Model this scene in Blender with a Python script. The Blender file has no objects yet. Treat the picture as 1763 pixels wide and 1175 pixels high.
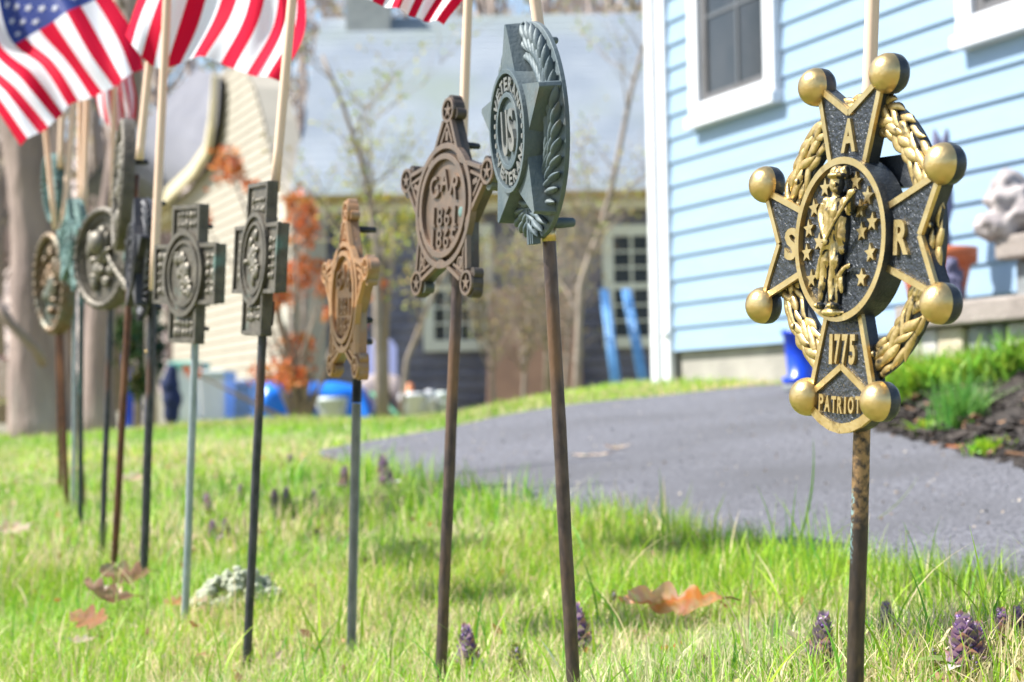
import bpy, math, random
import numpy as np
from mathutils import Vector, Matrix, Quaternion, noise
PI = math.pi
R = math.radians
random.seed(7)
rng = np.random.default_rng(11)
SC = bpy.context.scene
COL = SC.collection

# ---------------------------------------------------------------- camera
F = 3430.0                    # focal length in photo pixels (photo 1763 x 1175)
H = 0.44
PITCH = math.atan(115 / F)
ROLL = -0.018
ROT = Matrix.Rotation(PI / 2 + PITCH, 3, 'X') @ Matrix.Rotation(ROLL, 3, 'Z')
CAM = Vector((0, 0, H))
cd = bpy.data.cameras.new('camera')
cam = bpy.data.objects.new('camera', cd)
COL.objects.link(cam)
cam.matrix_world = Matrix.Translation(CAM) @ ROT.to_4x4()
cd.sensor_width = 36
cd.lens = F / 1763 * 36
cd.clip_start = 0.05
cd.clip_end = 500
cd.dof.use_dof = True
cd.dof.focus_distance = 1.65
cd.dof.aperture_fstop = 9.5
SC.camera = cam
# ---------------------------------------------------------------- sky, sun, exposure
SUN_EL, SUN_AZ = 50.0, 270.0     # azimuth clockwise from +Y
W = bpy.data.worlds.new('World'); SC.world = W; W.use_nodes = True
wn = W.node_tree.nodes; wl = W.node_tree.links
sky = wn.new('ShaderNodeTexSky'); sky.sky_type = 'NISHITA'; sky.sun_disc = False
sky.sun_elevation = R(SUN_EL); sky.sun_rotation = R(SUN_AZ)
bg = wn['Background']; bg.inputs[1].default_value = 0.105
wl.new(sky.outputs[0], bg.inputs[0])
sd = bpy.data.lights.new('sun', 'SUN'); sd.energy = 5.0; sd.angle = R(0.5); sd.color = (1, 0.955, 0.88)
so = bpy.data.objects.new('sun', sd); COL.objects.link(so)
sdir = Vector((math.sin(R(SUN_AZ)) * math.cos(R(SUN_EL)), math.cos(R(SUN_AZ)) * math.cos(R(SUN_EL)), math.sin(R(SUN_EL))))
so.rotation_euler = sdir.to_track_quat('Z', 'Y').to_euler()
SC.view_settings.view_transform = 'Standard'
SC.view_settings.look = 'None'
SC.view_settings.gamma = 1
SC.view_settings.exposure = 1.13
SC.cycles.max_bounces = 6
SC.cycles.transparent_max_bounces = 8

# ---------------------------------------------------------------- pixel <-> world
def ray(px, py):
    return ROT @ Vector(((px - 881.5) / F, -(py - 587.5) / F, -1.0))
def P(px, py, D):
    return CAM + ray(px, py) * D
def proj(x, y, z):           # numpy arrays -> photo pixels
    M = np.array(ROT.transposed())
    d = np.stack([x, y, z - H], -1) @ M.T
    D = -d[..., 2]
    D = np.where(D < 1e-3, 1e-3, D)
    return 881.5 + F * d[..., 0] / D, 587.5 - F * d[..., 1] / D
def gz(x, y):
    x = np.asarray(x, float); y = np.asarray(y, float)
    l1 = 0.0574 * y; l2 = 0.563 - 0.008 * y - .08 * np.exp(-((x + .4) / .55) ** 2)
    f = -np.log(np.exp(-60 * l1) + np.exp(-60 * l2)) / 60
    z = f + 0.0746 * np.clip(x, -2.2, 1.6)
    z = z + 0.085 * np.exp(-((x - .45) ** 2 + (y - 1.75) ** 2) / .16)
    z = z + 0.006 * np.sin(x * 5.1 + 1) * np.sin(y * 3.7) * np.clip(1 - y / 12, 0, 1)
    return z
def gzf(x, y): return float(gz(x, y))
def ground_hit(px, py, off=0.0):
    r = ray(px, py); t = 1.0
    while t < 120:
        p = CAM + r * t
        if p.z < gzf(p.x, p.y) + off: break
        t += 0.02
    return CAM + r * t

# ---------------------------------------------------------------- materials
def mat(name, c1, c2=None, rough=.6, metal=0, scale=20, bump=0, bscale=None, detail=6, lo=.35, hi=.65,
        spec=.5, transl=0, c3=None, c3lo=.6, c3hi=.7, s3=7, coat=0, stretch=None, coord='Object', rvar=0):
    m = bpy.data.materials.new(name); m.use_nodes = True
    nt = m.node_tree; n = nt.nodes; l = nt.links
    b = n['Principled BSDF']
    b.inputs['Roughness'].default_value = rough; b.inputs['Metallic'].default_value = metal
    b.inputs['Specular IOR Level'].default_value = spec
    b.inputs['Coat Weight'].default_value = coat
    b.inputs['Base Color'].default_value = (*c1, 1)
    tc = n.new('ShaderNodeTexCoord'); src = tc.outputs[coord]
    if stretch:
        mp = n.new('ShaderNodeMapping'); mp.inputs['Scale'].default_value = stretch
        l.new(src, mp.inputs[0]); src = mp.outputs[0]
    def noi(s, d=detail):
        t = n.new('ShaderNodeTexNoise'); t.inputs['Scale'].default_value = s; t.inputs['Detail'].default_value = d
        l.new(src, t.inputs['Vector']); return t.outputs[0]
    def ramp(f, a, bb):
        r = n.new('ShaderNodeMapRange'); r.inputs[1].default_value = a; r.inputs[2].default_value = bb
        l.new(f, r.inputs[0]); return r.outputs[0]
    def mix(f, a, bb):
        x = n.new('ShaderNodeMix'); x.data_type = 'RGBA'; l.new(f, x.inputs[0])
        for i, v in ((6, a), (7, bb)):
            if isinstance(v, tuple): x.inputs[i].default_value = (*v, 1)
            else: l.new(v, x.inputs[i])
        return x.outputs[2]
    colr = None
    if c2:
        colr = mix(ramp(noi(scale), lo, hi), c1, c2)
        if c3: colr = mix(ramp(noi(s3), c3lo, c3hi), colr, c3)
        l.new(colr, b.inputs['Base Color'])
    if rvar:
        rr = n.new('ShaderNodeMapRange'); rr.inputs[3].default_value = rough - rvar; rr.inputs[4].default_value = rough + rvar
        l.new(noi(scale * 1.7), rr.inputs[0]); l.new(rr.outputs[0], b.inputs['Roughness'])
    if bump:
        bn = n.new('ShaderNodeBump'); bn.inputs['Strength'].default_value = 1
        bn.inputs['Distance'].default_value = bump
        l.new(noi(bscale or scale * 3), bn.inputs['Height']); l.new(bn.outputs[0], b.inputs['Normal'])
    if transl:
        t = n.new('ShaderNodeBsdfTranslucent'); ms = n.new('ShaderNodeMixShader'); ms.inputs[0].default_value = transl
        if colr is not None: l.new(colr, t.inputs[0])
        else: t.inputs[0].default_value = (*c1, 1)
        l.new(b.outputs[0], ms.inputs[1]); l.new(t.outputs[0], ms.inputs[2])
        l.new(ms.outputs[0], n['Material Output'].inputs[0])
    return m
def attr_mat(name, rough=.55, transl=.4, attr='Col', spec=.4):
    m = bpy.data.materials.new(name); m.use_nodes = True
    nt = m.node_tree; n = nt.nodes; l = nt.links; b = n['Principled BSDF']
    a = n.new('ShaderNodeAttribute'); a.attribute_name = attr
    l.new(a.outputs[0], b.inputs['Base Color']); b.inputs['Roughness'].default_value = rough
    b.inputs['Specular IOR Level'].default_value = spec
    t = n.new('ShaderNodeBsdfTranslucent'); l.new(a.outputs[0], t.inputs[0])
    ms = n.new('ShaderNodeMixShader'); ms.inputs[0].default_value = transl
    l.new(b.outputs[0], ms.inputs[1]); l.new(t.outputs[0], ms.inputs[2]); l.new(ms.outputs[0], n['Material Output'].inputs[0])
    return m
M = {}
M['gold'] = mat('gold_paint', (.66, .49, .23), (.52, .37, .15), rough=.34, metal=.9, scale=45, bump=.0004, bscale=260, c3=(.16, .10, .035), c3lo=.64, c3hi=.78, s3=60, rvar=.1)
M['black'] = mat('black_paint', (.022, .027, .034), (.04, .047, .056), rough=.36, metal=.25, scale=60, bump=.0004, bscale=500, rvar=.1)
M['hammer'] = mat('pebbled_black_field', (.025, .03, .038), (.05, .057, .066), rough=.36, metal=.3, scale=150, bump=.0022, bscale=330, detail=2)
M['wreathgold'] = mat('worn_gold_leaf_relief', (.62, .47, .22), (.42, .30, .12), rough=.42, metal=.8, scale=70, bump=.0008, bscale=200, c3=(.06, .05, .035), c3lo=.58, c3hi=.7, s3=90)
M['blue_patina'] = mat('slate_green_bronze_patina', (.065, .095, .112), (.125, .152, .16), rough=.6, metal=.25, scale=26, bump=.0006, bscale=240, c3=(.10, .075, .055), c3lo=.6, c3hi=.75, s3=14, rvar=.1)
M['gar'] = mat('brown_bronze', (.062, .05, .042), (.105, .088, .075), rough=.5, metal=.5, scale=40, bump=.0008, bscale=240, c3=(.11, .13, .115), c3lo=.55, c3hi=.7, s3=16)
M['gar_hi'] = mat('worn_copper_highlights', (.20, .14, .10), (.15, .115, .09), rough=.45, metal=.5, scale=60)
M['garlt_hi'] = mat('bright_copper_highlights', (.50, .28, .13), (.40, .25, .14), rough=.42, metal=.5, scale=60)
M['cross_hi'] = mat('rubbed_bronze_highlights', (.19, .17, .135), (.13, .12, .095), rough=.5, metal=.4, scale=90)
M['patina_hi'] = mat('rubbed_grey_patina_highlights', (.20, .20, .185), (.14, .155, .155), rough=.5, metal=.3, scale=60)
M['garlt'] = mat('light_copper_bronze', (.37, .20, .095), (.30, .20, .13), rough=.5, metal=.45, scale=40, bump=.0008, bscale=240, c3=(.3, .26, .2), c3lo=.5, c3hi=.66, s3=24)
M['cross'] = mat('olive_grey_bronze', (.075, .067, .053), (.135, .12, .095), rough=.55, metal=.4, scale=50, bump=.0012, bscale=200, c3=(.12, .19, .165), c3lo=.62, c3hi=.74, s3=16)
M['teal'] = mat('verdigris', (.07, .14, .135), (.13, .21, .195), rough=.7, metal=.1, scale=40, bump=.001, bscale=150, c3=(.05, .06, .06), c3lo=.6, c3hi=.7, s3=22)
M['bronze_oval'] = mat('brown_gold_bronze', (.14, .085, .042), (.17, .135, .09), rough=.5, metal=.5, scale=30, bump=.001, bscale=150, c3=(.12, .15, .13), c3lo=.5, c3hi=.65, s3=10)
M['dark'] = mat('blackened_iron', (.025, .028, .035), (.06, .06, .065), rough=.45, metal=.5, scale=40, bump=.0006, bscale=300)
def rod_mat(name, a, b, c, clo=.5, chi=.6, metal=.55, rough=.42):
    return mat(name, a, b, rough=rough, metal=metal, scale=130, bump=.0005, bscale=300, c3=c, c3lo=clo, c3hi=chi, s3=16, stretch=(1, 1, .4), rvar=.12)
M['rod_sar'] = rod_mat('dark_bronze_rod_with_tan_wear', (.04, .032, .03), (.075, .055, .042), (.26, .16, .075), .5, .62)
M['rod_dk'] = rod_mat('purple_brown_rod', (.06, .045, .047), (.12, .085, .075), (.20, .11, .06), .48, .62)
M['rod_bk'] = rod_mat('black_rod', (.035, .038, .045), (.075, .075, .085), (.17, .075, .04), .52, .64)
M['rod_rust'] = rod_mat('rust_red_rod', (.14, .055, .03), (.07, .035, .025), (.2, .09, .045))
M['rod_galv'] = rod_mat('galvanised_rod_with_rust_spots', (.33, .38, .41), (.24, .29, .31), (.13, .06, .03), .66, .69)
M['rod_thread'] = rod_mat('dull_zinc_threaded_rod', (.33, .33, .31), (.22, .225, .215), (.13, .07, .04), .66, .69)
M['rod_teal'] = rod_mat('green_black_rod', (.03, .045, .045), (.06, .08, .075), (.09, .2, .19), .55, .65)
M['rod_tan'] = rod_mat('tan_brown_rod', (.17, .10, .045), (.10, .06, .035), (.06, .04, .03))
M['verd'] = mat('pale_verdigris_stain', (.25, .5, .55), (.1, .16, .17), rough=.8, scale=300, lo=.4, hi=.6)
M['wood'] = mat('pale_dowel_wood', (.66, .46, .33), (.74, .56, .42), rough=.55, scale=30, stretch=(1, 1, .12), bump=.0002)
M['red'] = mat('flag_red_cloth', (.62, .006, .04), (.56, .005, .034), rough=.7, scale=8, transl=.3, spec=.12)
M['white'] = mat('flag_white_cloth', (.86, .87, .92), (.82, .84, .9), rough=.6, scale=8, transl=.42)
M['navy'] = mat('flag_blue_cloth', (.025, .05, .24), (.02, .04, .2), rough=.6, scale=8, transl=.2)
M['siding'] = mat('pale_blue_vinyl_siding', (.235, .345, .475), (.25, .36, .495), rough=.5, scale=3, bump=.0006, bscale=90, stretch=(1, 1, 6))
M['trim'] = mat('white_trim_paint', (.66, .68, .72), (.62, .64, .68), rough=.45, scale=4)
M['glass'] = mat('dark_window_glass', (.03, .035, .04), (.05, .052, .056), rough=.12, scale=5, spec=.3)
M['screen'] = mat('grey_insect_screen', (.09, .09, .095), (.12, .12, .13), rough=.7, scale=6)
M['muntin'] = mat('dull_grey_muntin_behind_screen', (.09, .10, .115), rough=.6)
M['concrete'] = mat('foundation_concrete', (.34, .325, .29), (.26, .25, .225), rough=.9, scale=6, bump=.004, bscale=40)
M['asphalt'] = mat('driveway_asphalt', (.036, .037, .045), (.185, .186, .212), rough=.85, lo=.38, hi=.62, scale=120, bump=.005, bscale=130, detail=5, c3=(.075, .075, .083), c3lo=.42, c3hi=.7, s3=1.3)
M['mulch'] = mat('black_mulch', (.018, .014, .012), (.055, .042, .036), rough=.85, scale=60, bump=.03, bscale=45)
M['chip'] = mat('bark_chips', (.016, .013, .012), (.055, .042, .034), rough=.8, scale=9)
M['chip2'] = mat('tan_bark_chips', (.34, .19, .10), (.25, .14, .08), rough=.8, scale=9)
M['slab'] = mat('grey_brown_capstone', (.22, .19, .17), (.29, .255, .23), rough=.85, scale=8, bump=.004, bscale=60)
M['stone1'] = mat('pale_wall_stone', (.42, .41, .39), (.52, .51, .47), rough=.9, scale=12, bump=.01, bscale=40)
M['stone2'] = mat('grey_wall_stone', (.16, .18, .19), (.27, .28, .28), rough=.9, scale=12, bump=.01, bscale=40)
M['stone3'] = mat('buff_wall_stone', (.42, .36, .25), (.5, .46, .36), rough=.9, scale=12, bump=.01, bscale=40)
M['boulder'] = mat('white_grey_rock', (.44, .395, .385), (.24, .215, .22), rough=.9, scale=22, bump=.02, bscale=20)
M['terracotta'] = mat('terracotta_clay', (.62, .17, .07), (.5, .14, .06), rough=.8, scale=8)
M['purple'] = mat('slate_purple_stone', (.09, .09, .16), (.14, .135, .22), rough=.8, scale=14, bump=.01, bscale=20)
M['ground'] = mat('lawn_soil_and_thatch', (.34, .29, .16), (.20, .27, .06), rough=.95, scale=30, bump=.02, bscale=120, c3=(.46, .39, .25), c3lo=.5, c3hi=.65, s3=4)
M['roof'] = mat('weathered_blue_grey_shingles', (.185, .22, .265), (.235, .27, .31), rough=.9, scale=1.2, bump=.01, bscale=20, c3=(.20, .24, .22), c3lo=.5, c3hi=.7, s3=.5)
M['roof2'] = mat('pale_grey_shingles', (.165, .17, .20), (.135, .14, .17), rough=.9, scale=1.5, bump=.01, bscale=18)
M['cream'] = mat('cream_clapboard', (.37, .34, .28), (.34, .31, .255), rough=.7, scale=2)
M['creamtrim'] = mat('cream_trim', (.60, .54, .38), (.55, .49, .34), rough=.7, scale=2)
M['whitesash'] = mat('off_white_sash', (.62, .61, .52), rough=.6)
M['shingwall'] = mat('blue_grey_wall_shingles', (.11, .11, .15), (.19, .18, .215), rough=.9, scale=3, bump=.02, bscale=9)
M['eave'] = mat('ochre_gutter', (.42, .29, .06), (.36, .25, .07), rough=.7, scale=3)
M['porchshade'] = mat('porch_shade_brown', (.05, .035, .025), rough=.9)  # flat dark brown standing in for the shade inside the porch
M['bark'] = mat('pinkish_grey_bark', (.31, .24, .21), (.19, .145, .13), rough=.95, scale=8, bump=.03, bscale=16, stretch=(1, 1, .25), c3=(.36, .33, .28), c3lo=.5, c3hi=.7, s3=3)
M['twig'] = mat('grey_brown_twig', (.25, .205, .17), (.33, .28, .24), rough=.9, scale=6)
M['woodtwig'] = mat('hazed_grey_twig', (.36, .30, .27), (.28, .235, .21), rough=.9, scale=6)  # distance haze is mixed into this twig colour
M['hill'] = mat('leaf_litter_hillside', (.50, .42, .37), (.36, .30, .27), rough=1, scale=.5, c3=(.33, .34, .22), c3lo=.55, c3hi=.7, s3=.2)
M['rusty'] = mat('rust_brown_sheet', (.27, .16, .11), (.2, .12, .085), rough=.85, scale=3, c3=(.33, .22, .15), c3lo=.5, c3hi=.7, s3=2)
M['bluetarp'] = mat('bright_blue_plastic', (.015, .22, .85), (.01, .15, .65), rough=.35, scale=5)
M['blueplastic'] = mat('deep_blue_plastic', (.004, .06, .62), (.004, .045, .5), rough=.3, scale=5)
M['blueladder'] = mat('light_blue_paint', (.08, .24, .52), (.10, .28, .56), rough=.5, scale=6)
M['greyplastic'] = mat('pale_grey_plastic', (.45, .52, .52), (.5, .56, .56), rough=.5, scale=6)
M['teallid'] = mat('pale_teal_plastic', (.2, .5, .42), rough=.5)
M['lilac'] = mat('pale_lilac_board', (.44, .46, .78), (.48, .5, .8), rough=.6, scale=4)
M['canvas'] = mat('taupe_canvas', (.34, .28, .26), (.28, .23, .22), rough=.9, scale=5, bump=.01, bscale=12)
M['blacktarp'] = mat('black_plastic_sheet', (.02, .022, .035), (.04, .042, .06), rough=.4, scale=5)
M['orange'] = mat('orange_plastic', (.62, .2, .06), rough=.5)
M['carred'] = mat('dark_red_car_paint', (.16, .012, .015), (.13, .01, .012), rough=.25, scale=3, coat=.6)
M['rubber'] = mat('black_rubber', (.015, .015, .017), rough=.7)
M['navycloth'] = mat('navy_cloth', (.01, .02, .07), rough=.9)
M['hose'] = mat('green_hose', (.05, .22, .12), rough=.5)
M['grass'] = attr_mat('grass_blades', .5, .34)
M['leafm'] = attr_mat('leaves', .6, .35)
M['petal'] = attr_mat('bract_leaves', .6, .3)
M['lichen'] = mat('pale_lichen', (.42, .44, .34), (.33, .36, .25), rough=1, scale=60, bump=.004, bscale=200)
M['yellow'] = mat('yellow_petals', (.85, .68, .02), rough=.6, transl=.2)

# ---------------------------------------------------------------- mesh builder
class MB:
    def __init__(s): s.v = []; s.f = []; s.m = []; s.c = []; s.sm = []
    def add(s, vs, fs, mi=0, T=None, smooth=False, col=None):
        o = len(s.v)
        if T is not None: vs = [T @ Vector(q) for q in vs]
        s.v.extend([tuple(q) for q in vs])
        for f in fs:
            s.f.append([i + o for i in f]); s.m.append(mi); s.sm.append(smooth)
        s.c.extend([col or (1, 1, 1)] * len(vs))
    def box(s, a, b, mi=0, T=None):
        x0, y0, z0 = a; x1, y1, z1 = b
        s.add([(x0, y0, z0), (x1, y0, z0), (x1, y1, z0), (x0, y1, z0), (x0, y0, z1), (x1, y0, z1), (x1, y1, z1), (x0, y1, z1)],
              [(0, 3, 2, 1), (4, 5, 6, 7), (0, 1, 5, 4), (1, 2, 6, 5), (2, 3, 7, 6), (3, 0, 4, 7)], mi, T)
    def tube(s, pts, rad, n=10, mi=0, T=None, cap=True, col=None, sq=None):
        pts = [Vector(p) for p in pts]; k = len(pts)
        rad = rad if isinstance(rad, (list, tuple)) else [rad] * k
        vs = []; prev = None
        for i, p in enumerate(pts):
            t = (pts[min(i + 1, k - 1)] - pts[max(i - 1, 0)]).normalized()
            if prev is None:
                a = t.orthogonal().normalized()
            else:
                a = (prev - t * prev.dot(t))
                a = a.normalized() if a.length > 1e-9 else t.orthogonal().normalized()
            prev = a; b = t.cross(a)
            for j in range(n):
                an = 2 * PI * j / n
                q = a * math.cos(an) * rad[i] + b * math.sin(an) * rad[i]
                if sq: q = Vector((q.x * sq[0], q.y * sq[1], q.z * sq[2]))
                vs.append(p + q)
        fs = [(i * n + j, i * n + (j + 1) % n, (i + 1) * n + (j + 1) % n, (i + 1) * n + j) for i in range(k - 1) for j in range(n)]
        if cap: fs += [tuple(range(n))[::-1], tuple((k - 1) * n + j for j in range(n))]
        s.add(vs, fs, mi, T, True, col)
    def ell(s, c, r, mi=0, n=14, T=None, rot=None, vmin=-PI / 2, col=None):
        nv = max(5, n // 2); vs = []; c = Vector(c)
        for i in range(nv + 1):
            la = vmin + (PI / 2 - vmin) * i / nv
            for j in range(n):
                lo = 2 * PI * j / n
                q = Vector((r[0] * math.cos(la) * math.cos(lo), r[1] * math.cos(la) * math.sin(lo), r[2] * math.sin(la)))
                if rot is not None: q = rot @ q
                vs.append(c + q)
        fs = [(i * n + j, i * n + (j + 1) % n, (i + 1) * n + (j + 1) % n, (i + 1) * n + j) for i in range(nv) for j in range(n)]
        s.add(vs, fs, mi, T, True, col)
    def lathe(s, prof, n=24, mi=0, T=None, smooth=True):   # prof: (r, z)
        vs = [(r * math.cos(2 * PI * j / n), r * math.sin(2 * PI * j / n), z) for r, z in prof for j in range(n)]
        fs = [(i * n + j, i * n + (j + 1) % n, (i + 1) * n + (j + 1) % n, (i + 1) * n + j) for i in range(len(prof) - 1) for j in range(n)]
        s.add(vs, fs, mi, T, smooth)
    def build(s, name, mats, parent=None, bevel=0, smooth=None, colors=False, auto=False):
        me = bpy.data.meshes.new(name)
        me.from_pydata(s.v, [], s.f)
        mats = mats if isinstance(mats, (list, tuple)) else [mats]
        for m_ in mats: me.materials.append(m_)
        me.polygons.foreach_set('material_index', s.m)
        me.polygons.foreach_set('use_smooth', s.sm if smooth is None else [smooth] * len(s.f))
        if colors:
            ca = me.color_attributes.new('Col', 'FLOAT_COLOR', 'POINT')
            ca.data.foreach_set('color', [x for c in s.c for x in (*c, 1)])
        me.update()
        o = bpy.data.objects.new(name, me); COL.objects.link(o)
        if parent is not None: o.parent = parent
        if bevel:
            bv = o.modifiers.new('bevel', 'BEVEL'); bv.width = bevel; bv.segments = 2; bv.limit_method = 'ANGLE'; bv.angle_limit = R(35)
        return o
def empty(name, loc=(0, 0, 0)):
    o = bpy.data.objects.new(name, None); o.empty_display_size = .05; COL.objects.link(o); o.location = loc; return o
def tag(o, label=None, cat=None, group=None, kind=None):
    if label: o['label'] = label
    if cat: o['category'] = cat
    if group: o['group'] = group
    if kind: o['kind'] = kind
    return o
def copy_tree(o, parent=None):
    c = o.copy(); COL.objects.link(c)
    if parent is not None: c.parent = parent
    for ch in list(o.children): copy_tree(ch, c)
    return c
def evaluated(o):
    dg = bpy.context.evaluated_depsgraph_get(); dg.update()
    me = bpy.data.meshes.new_from_object(o.evaluated_get(dg)); return me
def remesh(o, vox, smooth=4, dec=None):
    mats = list(o.data.materials)
    r = o.modifiers.new('r', 'REMESH'); r.mode = 'VOXEL'; r.voxel_size = vox; r.use_smooth_shade = True
    if smooth:
        q = o.modifiers.new('s', 'SMOOTH'); q.iterations = smooth; q.factor = .5
    me = evaluated(o); o.modifiers.clear()
    me.name = o.data.name; o.data = me
    me.materials.clear()
    for m_ in mats: me.materials.append(m_)
    me.polygons.foreach_set('use_smooth', [True] * len(me.polygons))
    return o
_tc = {}
def displace(o, fn):
    nn = [v.normal.copy() for v in o.data.vertices]
    co = [v.co.copy() for v in o.data.vertices]
    o.data.vertices.foreach_set('co', [x for c, n_ in zip(co, nn) for x in (c + n_ * fn(c))]); o.data.update()
def text_data(t, bold=0.0):
    k = (t, bold)
    if k in _tc: return _tc[k]
    c = bpy.data.curves.new('t', 'FONT'); c.body = t; c.align_x = 'CENTER'; c.align_y = 'CENTER'; c.size = 1
    c.extrude = .5; c.offset = bold; c.resolution_u = 3
    o = bpy.data.objects.new('t', c); COL.objects.link(o)
    me = evaluated(o)
    v = [tuple(q.co) for q in me.vertices]; f = [tuple(p.vertices) for p in me.polygons]
    xs = [q[0] for q in v]; ys = [q[1] for q in v]
    cx = (min(xs) + max(xs)) / 2; cy = (min(ys) + max(ys)) / 2; w = max(xs) - min(xs); h = max(ys) - min(ys)
    v = [((q[0] - cx) / w, (q[1] - cy) / h, q[2]) for q in v]
    bpy.data.objects.remove(o); _tc[k] = (v, f); return _tc[k]
def FT(u, v, w): return (u, -w, v)          # face coords (right, up, out) -> local xyz
def put_text(mb, t, u, v, wd, ht, w0, w1, mi=0, ang=0, bold=.02, S=1):
    vs, fs = text_data(t, bold); ca, sa = math.cos(ang), math.sin(ang); out = []
    for x, y, z in vs:
        a, b = x * wd, y * ht
        out.append(FT((u + a * ca - b * sa) * S, (v + a * sa + b * ca) * S, (w0 + (z + .5) * (w1 - w0)) * S))
    mb.add(out, fs, mi)
def extr(mb, poly, w0, w1, S=1, mi=0, side=None, top=None):
    """prism in face coords; poly counter clockwise"""
    n = len(poly)
    tp = top or poly
    vs = [FT(u * S, v * S, w0 * S) for u, v in poly] + [FT(u * S, v * S, w1 * S) for u, v in tp]
    mb.add(vs, [tuple(range(n, 2 * n))], mi)
    mb.add(vs, [(i, (i + 1) % n, n + (i + 1) % n, n + i) for i in range(n)] + [tuple(range(n))[::-1]], mi if side is None else side)
def bar(mb, a, b, wd, w0, w1, S=1, mi=0, side=None, wd2=None):
    a = Vector(a); b = Vector(b); d = (b - a).normalized(); nrm = Vector((-d.y, d.x)); wd2 = wd2 or wd
    p = [a - nrm * wd / 2, b - nrm * wd2 / 2, b + nrm * wd2 / 2, a + nrm * wd / 2]
    extr(mb, [tuple(q) for q in p], w0, w1, S, mi, side)
def circ(r, n=48, cx=0, cy=0, a0=0, a1=2 * PI, sy=1):
    full = abs(a1 - a0 - 2 * PI) < 1e-6
    k = n if full else n + 1
    return [(cx + r * math.cos(a0 + (a1 - a0) * i / n), cy + sy * r * math.sin(a0 + (a1 - a0) * i / n)) for i in range(k)]
def ring(mb, r0, r1, w0, w1, S=1, mi=0, n=48, a0=0, a1=2 * PI, cx=0, cy=0, dome=0, sy=1):
    """annulus with rectangular (or domed) section"""
    sec = [(r0, w0), (r1, w0), (r1, w1)] + ([(r0 + (r1 - r0) * (.85 - .7 * k / 4), w1 + dome * math.sin(PI * (k + .5) / 5)) for k in range(5)] if dome else []) + [(r0, w1)]
    full = abs(a1 - a0 - 2 * PI) < 1e-6; k = n if full else n + 1; m_ = len(sec); vs = []
    for i in range(k):
        a = a0 + (a1 - a0) * i / n
        for r, w in sec: vs.append(FT((cx + r * math.cos(a)) * S, (cy + sy * r * math.sin(a)) * S, w * S))
    fs = [(i * m_ + j, i * m_ + (j + 1) % m_, ((i + 1) % k) * m_ + (j + 1) % m_, ((i + 1) % k) * m_ + j) for i in range(n) for j in range(m_)]
    fs = [f[::-1] for f in fs]
    if not full: fs += [tuple(range(m_)), tuple(range((k - 1) * m_, k * m_))[::-1]]
    mb.add(vs, fs, mi, smooth=False)
def star_poly(ro, ri, n=5, rot=PI / 2, cx=0, cy=0):
    return [(cx + (ro if k % 2 == 0 else ri) * math.cos(rot + PI * k / n), cy + (ro if k % 2 == 0 else ri) * math.sin(rot + PI * k / n)) for k in range(2 * n)]
def leafrel(mb, u, v, w, L, wd, h, ang, S, mi=0, n=10, bend=0):
    rot = Matrix(((math.cos(ang), 0, -math.sin(ang)), (0, 1, 0), (math.sin(ang), 0, math.cos(ang))))
    # long axis along local x, pointed lens
    vs = []; k = 8
    for i in range(k + 1):
        t = i / k; r = max(0.0, math.sin(PI * t)) ** .8
        for j in range(n):
            a = 2 * PI * j / n
            q = Vector(((t - .5) * L, -math.sin(a) * h * r, math.cos(a) * wd / 2 * r + bend * L * math.sin(2 * PI * t)))
            q = rot @ q
            vs.append(((u + q.x) * S, (-w + q.y) * S, (v + q.z) * S))
    fs = [(i * n + j, i * n + (j + 1) % n, (i + 1) * n + (j + 1) % n, (i + 1) * n + j) for i in range(k) for j in range(n)]
    mb.add(vs, fs, mi, smooth=True)

# ================================================================= SETTING
def sheet(name, xs, ys, zf, m, kind='structure'):
    X, Y = np.meshgrid(xs, ys, indexing='xy'); Z = zf(X, Y)
    nx, ny = len(xs), len(ys)
    me = bpy.data.meshes.new(name)
    me.from_pydata(np.stack([X, Y, Z], -1).reshape(-1, 3).tolist(), [], [(j * nx + i, j * nx + i + 1, (j + 1) * nx + i + 1, (j + 1) * nx + i) for j in range(ny - 1) for i in range(nx - 1)])
    me.polygons.foreach_set('use_smooth', [True] * len(me.polygons)); me.materials.append(m)
    o = bpy.data.objects.new(name, me); COL.objects.link(o); tag(o, kind=kind); return o
xs = np.sinh(np.linspace(-4.6, 4.6, 221)) * 2.0
ys = np.concatenate([np.arange(-6, 0, .5), np.arange(0, 12, .08), np.geomspace(12, 160, 60)])
def gz_all(X, Y):
    hill = 15 * (1 / (1 + np.exp(-(Y - 62) / 9))) * (1 + .12 * np.sin(X * .07))
    return gz(X, Y) + hill
sheet('lawn_ground', xs, ys[ys < 36], gz, M['ground'])
sheet('hillside', np.linspace(-70, 70, 90), np.linspace(35.5, 150, 60), lambda X, Y: gz_all(X, Y) - .02, M['hill'])

NEAR = [(548, 788), (600, 806), (680, 822), (760, 838), (850, 862), (950, 890), (1060, 905), (1200, 928), (1400, 965), (1600, 1003), (1763, 1040), (2150, 1120)]
FAR = [(552, 781), (600, 772), (680, 757), (760, 742), (850, 722), (950, 706), (1060, 692), (1200, 679), (1345, 664), (1430, 668), (1510, 742), (1763, 800)]
nearp = [ground_hit(*q) for q in NEAR]; 
far2 = [(552, 781), (600, 772), (680, 757), (760, 742), (850, 722), (950, 706), (1060, 692), (1180, 680), (1300, 669), (1420, 660), (1510, 700), (1763, 760)]
farp = [ground_hit(*q) for q in far2]
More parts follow.
